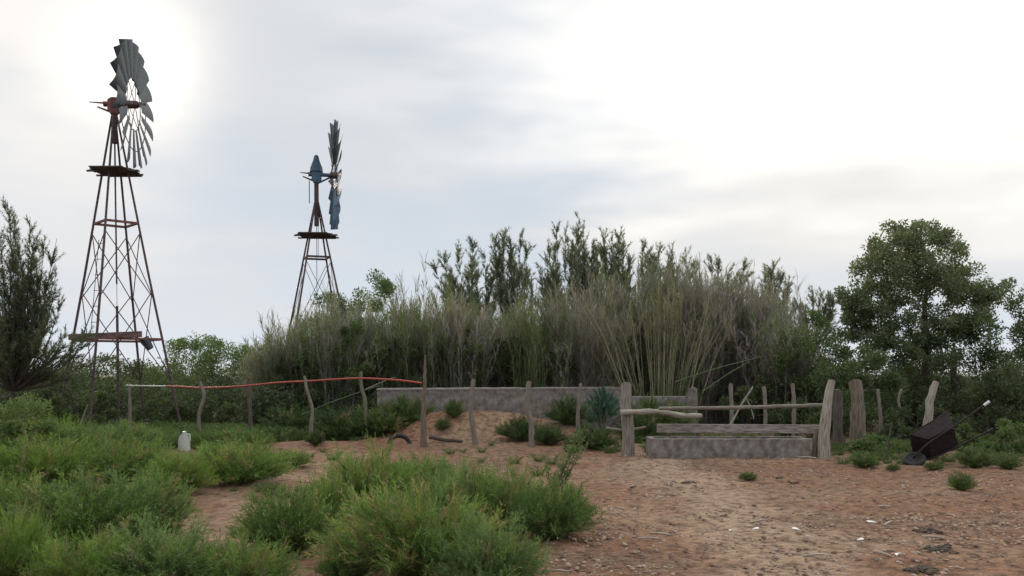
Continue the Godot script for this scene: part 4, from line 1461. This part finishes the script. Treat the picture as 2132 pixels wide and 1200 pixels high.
func make_small_things() -> void:
	# tipped barrow, its underside to the camera
	var w := thing("wheelbarrow", "rusty dark wheelbarrow tipped on its side at the edge of the earth", "wheelbarrow", G(1962, 15.7))
	var mb := MB.new()
	var lo := [Vector3(-0.28, 0, -0.22), Vector3(0.26, 0, -0.22), Vector3(0.26, 0, 0.22), Vector3(-0.28, 0, 0.22)]
	var hi := [Vector3(-0.38, 0.26, -0.33), Vector3(0.46, 0.20, -0.33), Vector3(0.46, 0.20, 0.33), Vector3(-0.38, 0.26, 0.33)]
	mb.sheet([[lo[0], lo[1]], [lo[3], lo[2]]], 0.008, Color.WHITE)
	for k in 4:
		var k2 := (k + 1) % 4
		mb.sheet([[lo[k], lo[k2]], [hi[k], hi[k2]]], 0.008, Color.WHITE)
	mb.tube([hi[0], hi[1], hi[2], hi[3], hi[0]], [0.014, 0.014, 0.014, 0.014, 0.014], 6, Color.WHITE, false)
	part("tray", mb.mesh(M.barrow_rust), w)
	for s in [-1, 1]:
		mb = MB.new()
		mb.tube([Vector3(0.62, -0.05, s * 0.06), Vector3(0.3, -0.04, s * 0.18), Vector3(-0.35, -0.02, s * 0.24), Vector3(-0.95, 0.02, s * 0.30)], [0.018, 0.018, 0.018, 0.018], 7, Color.WHITE)
		var hd := part("handle", mb.mesh(M.barrow_rust), w)
		mb = MB.new()
		mb.tube([Vector3(-0.93, 0.02, s * 0.298), Vector3(-1.06, 0.03, s * 0.31)], [0.024, 0.026], 8, Color.WHITE)
		part("grip", mb.mesh(M.cloth_tip if s < 0 else M.rubber), hd)
		mb = MB.new()
		mb.tube([Vector3(-0.2, -0.03, s * 0.23), Vector3(-0.28, -0.34, s * 0.22), Vector3(-0.22, -0.36, s * 0.2)], [0.014, 0.014, 0.014], 6, Color.WHITE)
		part("leg", mb.mesh(M.barrow_rust), w)
	var wl := Node3D.new()
	wl.name = "wheel"
	w.add_child(wl)
	mb = MB.new()
	var pts := []
	var rad := []
	for i in 25:
		pts.append(Vector3(cos(TAU * i / 24.0), sin(TAU * i / 24.0), 0) * 0.15 + Vector3(0.62, -0.05, 0))
		rad.append(0.04)
	mb.tube(pts, rad, 8, Color.WHITE, false)
	part("tyre", mb.mesh(M.rubber), wl)
	mb = MB.new()
	mb.tube([Vector3(0.62, -0.05, -0.02), Vector3(0.62, -0.05, 0.02)], [0.125, 0.125], 14, Color.WHITE)
	mb.tube([Vector3(0.62, -0.05, -0.09), Vector3(0.62, -0.05, 0.09)], [0.014, 0.014], 6, Color.WHITE)
	part("rim", mb.mesh(M.barrow_rust), wl)
	var fwd := Vector3(-0.86, -0.42, 0.1).normalized()
	var upv := Vector3(-0.05, 0.55, -1.0)
	upv = (upv - fwd * upv.dot(fwd)).normalized()
	w.basis = Basis(fwd, upv, fwd.cross(upv))
	w.position = W(1962, 922, 15.7)
	# white jug by the fence
	mb = MB.new()
	mb.tube([Vector3(0, 0, 0), Vector3(0, 0.02, 0), Vector3(0, 0.19, 0), Vector3(0, 0.25, 0), Vector3(0, 0.28, 0), Vector3(0, 0.31, 0)], [0.085, 0.1, 0.1, 0.07, 0.03, 0.03], 14, Color.WHITE)
	mb.tube([Vector3(0.03, 0.27, 0), Vector3(0.09, 0.265, 0), Vector3(0.105, 0.2, 0), Vector3(0.095, 0.15, 0)], [0.012, 0.012, 0.012, 0.012], 6, Color.WHITE, false)
	var o := part("jug", mb.mesh(M.pale_plastic), self)
	o.position = G(383, 18.2)
	o.scale = Vector3(1.2, 1.3, 1.2)
	tag(o, "white plastic jug standing among the bushes by the hose fence", "jug")
	# pale frame and twisted branch at the pump's foot
	mb = MB.new()
	var a0 := W(200, 892, 21.6)
	var a1 := W(257, 890, 21.6)
	mb.beam(Vector3(0, 0, 0), (a1 - a0), 0.015, 0.015, Vector3.UP, Color(0.5, 0.5, 0.46))
	for f in [0.02, 0.98]:
		var q: Vector3 = (a1 - a0) * f
		mb.beam(q + Vector3(0, -0.016, 0), Vector3(q.x, H(a0.x, a0.z) - a0.y - 0.1, q.z), 0.014, 0.014, Vector3(0, 0, 1), Color(0.5, 0.5, 0.46))
	o = part("pipe_frame", mb.mesh(M.wood), self)
	o.position = a0
	tag(o, "low pale pipe frame at the foot of the nearer wind pump", "frame")
	pole("dead_branch", "pale twisted dead branch left of the nearer wind pump's front leg", "branch", "", [[168, 905], [166, 885], [172, 870], [178, 855], [182, 842]], 21.0, 0.025, 0.012, Color(0.5, 0.47, 0.4), true, 0.15)
	# half-buried tyre on the bank
	mb = MB.new()
	pts = []
	rad = []
	for i in 33:
		pts.append(Vector3(cos(TAU * i / 32.0), sin(TAU * i / 32.0), 0) * 0.24)
		rad.append(0.05)
	mb.tube(pts, rad, 8, Color.WHITE, false)
	o = part("tyre", mb.mesh(M.rubber), self)
	o.position = G(832, 20.2) + Vector3(0, -0.02, 0)
	o.rotation = Vector3(-0.5, 0.3, 0)
	tag(o, "old black tyre half buried left of the tallest post", "tyre")
	pole("fallen_log", "dark fallen log between the tallest post and the brown leaning post", "log", "", [[893, 910], [925, 916], [962, 920]], 20.3, 0.05, 0.04, Color(0.13, 0.10, 0.08), false)
	# litter on the bare earth: sticks one can pick out
	var sticks := [[1560, 1091, 1605, 1085, "pale straight stick in the middle of the bare earth"], [1355, 1113, 1400, 1118, "flat pale stick on the left of the bare earth"], [1672, 1164, 1715, 1163, "pale stick near the lower edge"], [1820, 1158, 1855, 1168, "curved pale stick left of the big dung pile"], [1920, 1122, 1965, 1126, "thin pale stick above the big dung pile"], [1830, 1055, 1855, 1057, "short pale stick on the right of the bare earth"], [1330, 1130, 1372, 1129, "thin stick in the lower left of the bare earth"], [1840, 1095, 1858, 1084, "short slanting stick near the dark clods"], [905, 957, 935, 957, "white stick lying behind the bushes below the fence"], [1130, 1195, 1185, 1196, "pale broken stick at the lower edge by the bushes"], [1700, 958, 1660, 956, "straw-coloured stick lying at the trough's front"]]
	for a in sticks:
		var d1: float = F * EYE / (a[1] - 779.0)
		var d2: float = F * EYE / (a[3] - 779.0)
		var p := G(a[0], d1) + Vector3(0, 0.018, 0)
		var q := G(a[2], d2) + Vector3(0, 0.018, 0)
		pole3("stick", a[4], "stick", "sticks on the bare earth", [p, p.lerp(q, 0.5) + Vector3(0, 0.01, 0.02), q], 0.012, 0.008, Color(0.75, 0.66, 0.54), 0.1)
	var husks := [[1523, 1106, "white curved husk left of the straight stick"], [1577, 1105, "white husk right of the curved one"], [1655, 1107, "small white husk right of the straight stick"], [1982, 1078, "white husk alone on the right of the bare earth"], [1795, 1130, "tiny white chip left of the thin stick"], [1812, 1086, "small upright white chip by the slanting stick"], [1868, 1163, "white chip beside the curved stick"]]
	for a in husks:
		R.seed = hash(a[2])
		var d1: float = F * EYE / (a[1] - 779.0)
		mb = MB.new()
		var g := []
		for i in 5:
			var row := []
			for j in 3:
				var f := i / 4.0 * 2.0 - 1.0
				row.append(Vector3(f * 0.06, 0.006 * (1.0 - f * f) + 0.004 * j, (j - 1.0) * 0.018 * (1.05 - absf(f)) + 0.02 * f * f))
			g.append(row)
		mb.sheet(g, 0.005, Color(0.80, 0.78, 0.72))
		o = part("husk", mb.mesh(M.dry), self)
		o.position = G(a[0], d1) + Vector3(0, 0.012, 0)
		o.rotation.y = R.randf() * TAU
		tag(o, a[2], "husk", "white husks on the bare earth")
	var dung := [[1962, 1150, 0.15, "big dark dung pile in the lower right"], [1935, 1111, 0.12, "dark dung pile above the big one"], [1432, 1008, 0.10, "small dark dung pile below the trough's left end"], [1625, 998, 0.10, "flat dark dung below the trough's middle"], [1655, 1006, 0.08, "second flat dung right of the one below the trough"], [1920, 1190, 0.14, "dark clods at the lower edge below the big dung pile"], [1885, 1025, 0.08, "small dark dung near the green grass tuft"], [1320, 1016, 0.07, "tiny dark dung near the bushes' right end"]]
	for a in dung:
		R.seed = hash(a[3])
		var d1: float = F * EYE / (a[1] - 779.0)
		mb = MB.new()
		var s: float = a[2]
		for i in 16:
			lump(mb, Vector3(R.randfn() * s * 0.55, R.randf() * s * 0.12, R.randfn() * s * 0.4), Vector3(s, s * 0.55, s) * R.randf_range(0.18, 0.42), jit(Color(0.075, 0.055, 0.04), 0.3))
		o = part("dung_pile", mb.mesh(M.clod), self)
		o.position = G(a[0], d1)
		tag(o, a[3], "dung", "dung on the bare earth")
	# clods, pebbles and straw too many to count
	R.seed = 55
	for v in 3:
		mb = MB.new()
		for i in 9:
			lump(mb, Vector3(R.randf_range(-0.3, 0.3), 0, R.randf_range(-0.3, 0.3)), Vector3(0.02, 0.012, 0.02) * R.randf_range(0.4, 1.3), jit([Color(0.17, 0.11, 0.075), Color(0.25, 0.155, 0.11), Color(0.38, 0.29, 0.22)][v], 0.25))
		var xf := []
		for i in [350, 600, 600][v]:
			var px := R.randf_range(900, 2250)
			var d := 6.4 + 11.5 * pow(R.randf(), 1.3)
			if px < 1180 and d < 11.0:
				px = R.randf_range(1100, 2250)
			var p := G(px, d)
			if patch_noise.get_noise_2d(p.x * 1.7 + v * 30.0, p.z * 1.7) + R.randf_range(-0.2, 0.3) < 0.05:
				continue
			var s := R.randf_range(0.5, 1.4)
			xf.append(Transform3D(Basis(Vector3.UP, R.randf() * TAU).scaled(Vector3(s, s, s)), p))
		scatter("gravel", ["dark scattered clods on the bare earth", "red-brown scattered clods on the bare earth", "pale scattered pebbles on the bare earth"][v], "clods", mb.mesh(M.clod), xf)
	mb = MB.new()
	for i in 6:
		var an := R.randf() * TAU
		var p := Vector3(R.randf_range(-0.12, 0.12), 0.012, R.randf_range(-0.12, 0.12))
		var dd := Vector3(cos(an), R.randf_range(-0.05, 0.15), sin(an)) * R.randf_range(0.012, 0.04)
		mb.tube([p - dd, p + dd], [0.003, 0.0024], 4, jit(mixc(Color(0.34, 0.25, 0.16), Color(0.52, 0.42, 0.30), R.randf()), 0.15))
	var xs := []
	for i in 600:
		var px := R.randf_range(1000, 2250)
		var d := 6.4 + 10.5 * pow(R.randf(), 1.2)
		if px < 1200 and d < 11.0:
			px = R.randf_range(1150, 2250)
		var p := G(px, d)
		if patch_noise.get_noise_2d(p.x * 1.2 - 60.0, p.z * 1.2) + R.randf_range(-0.25, 0.25) < 0.02:
			continue
		var s := R.randf_range(0.6, 1.4)
		xs.append(Transform3D(Basis(Vector3.UP, R.randf() * TAU).scaled(Vector3(s, s, s)), p))
	scatter("litter", "broken straw scattered over the bare earth", "straw", mb.mesh(M.dry), xs)
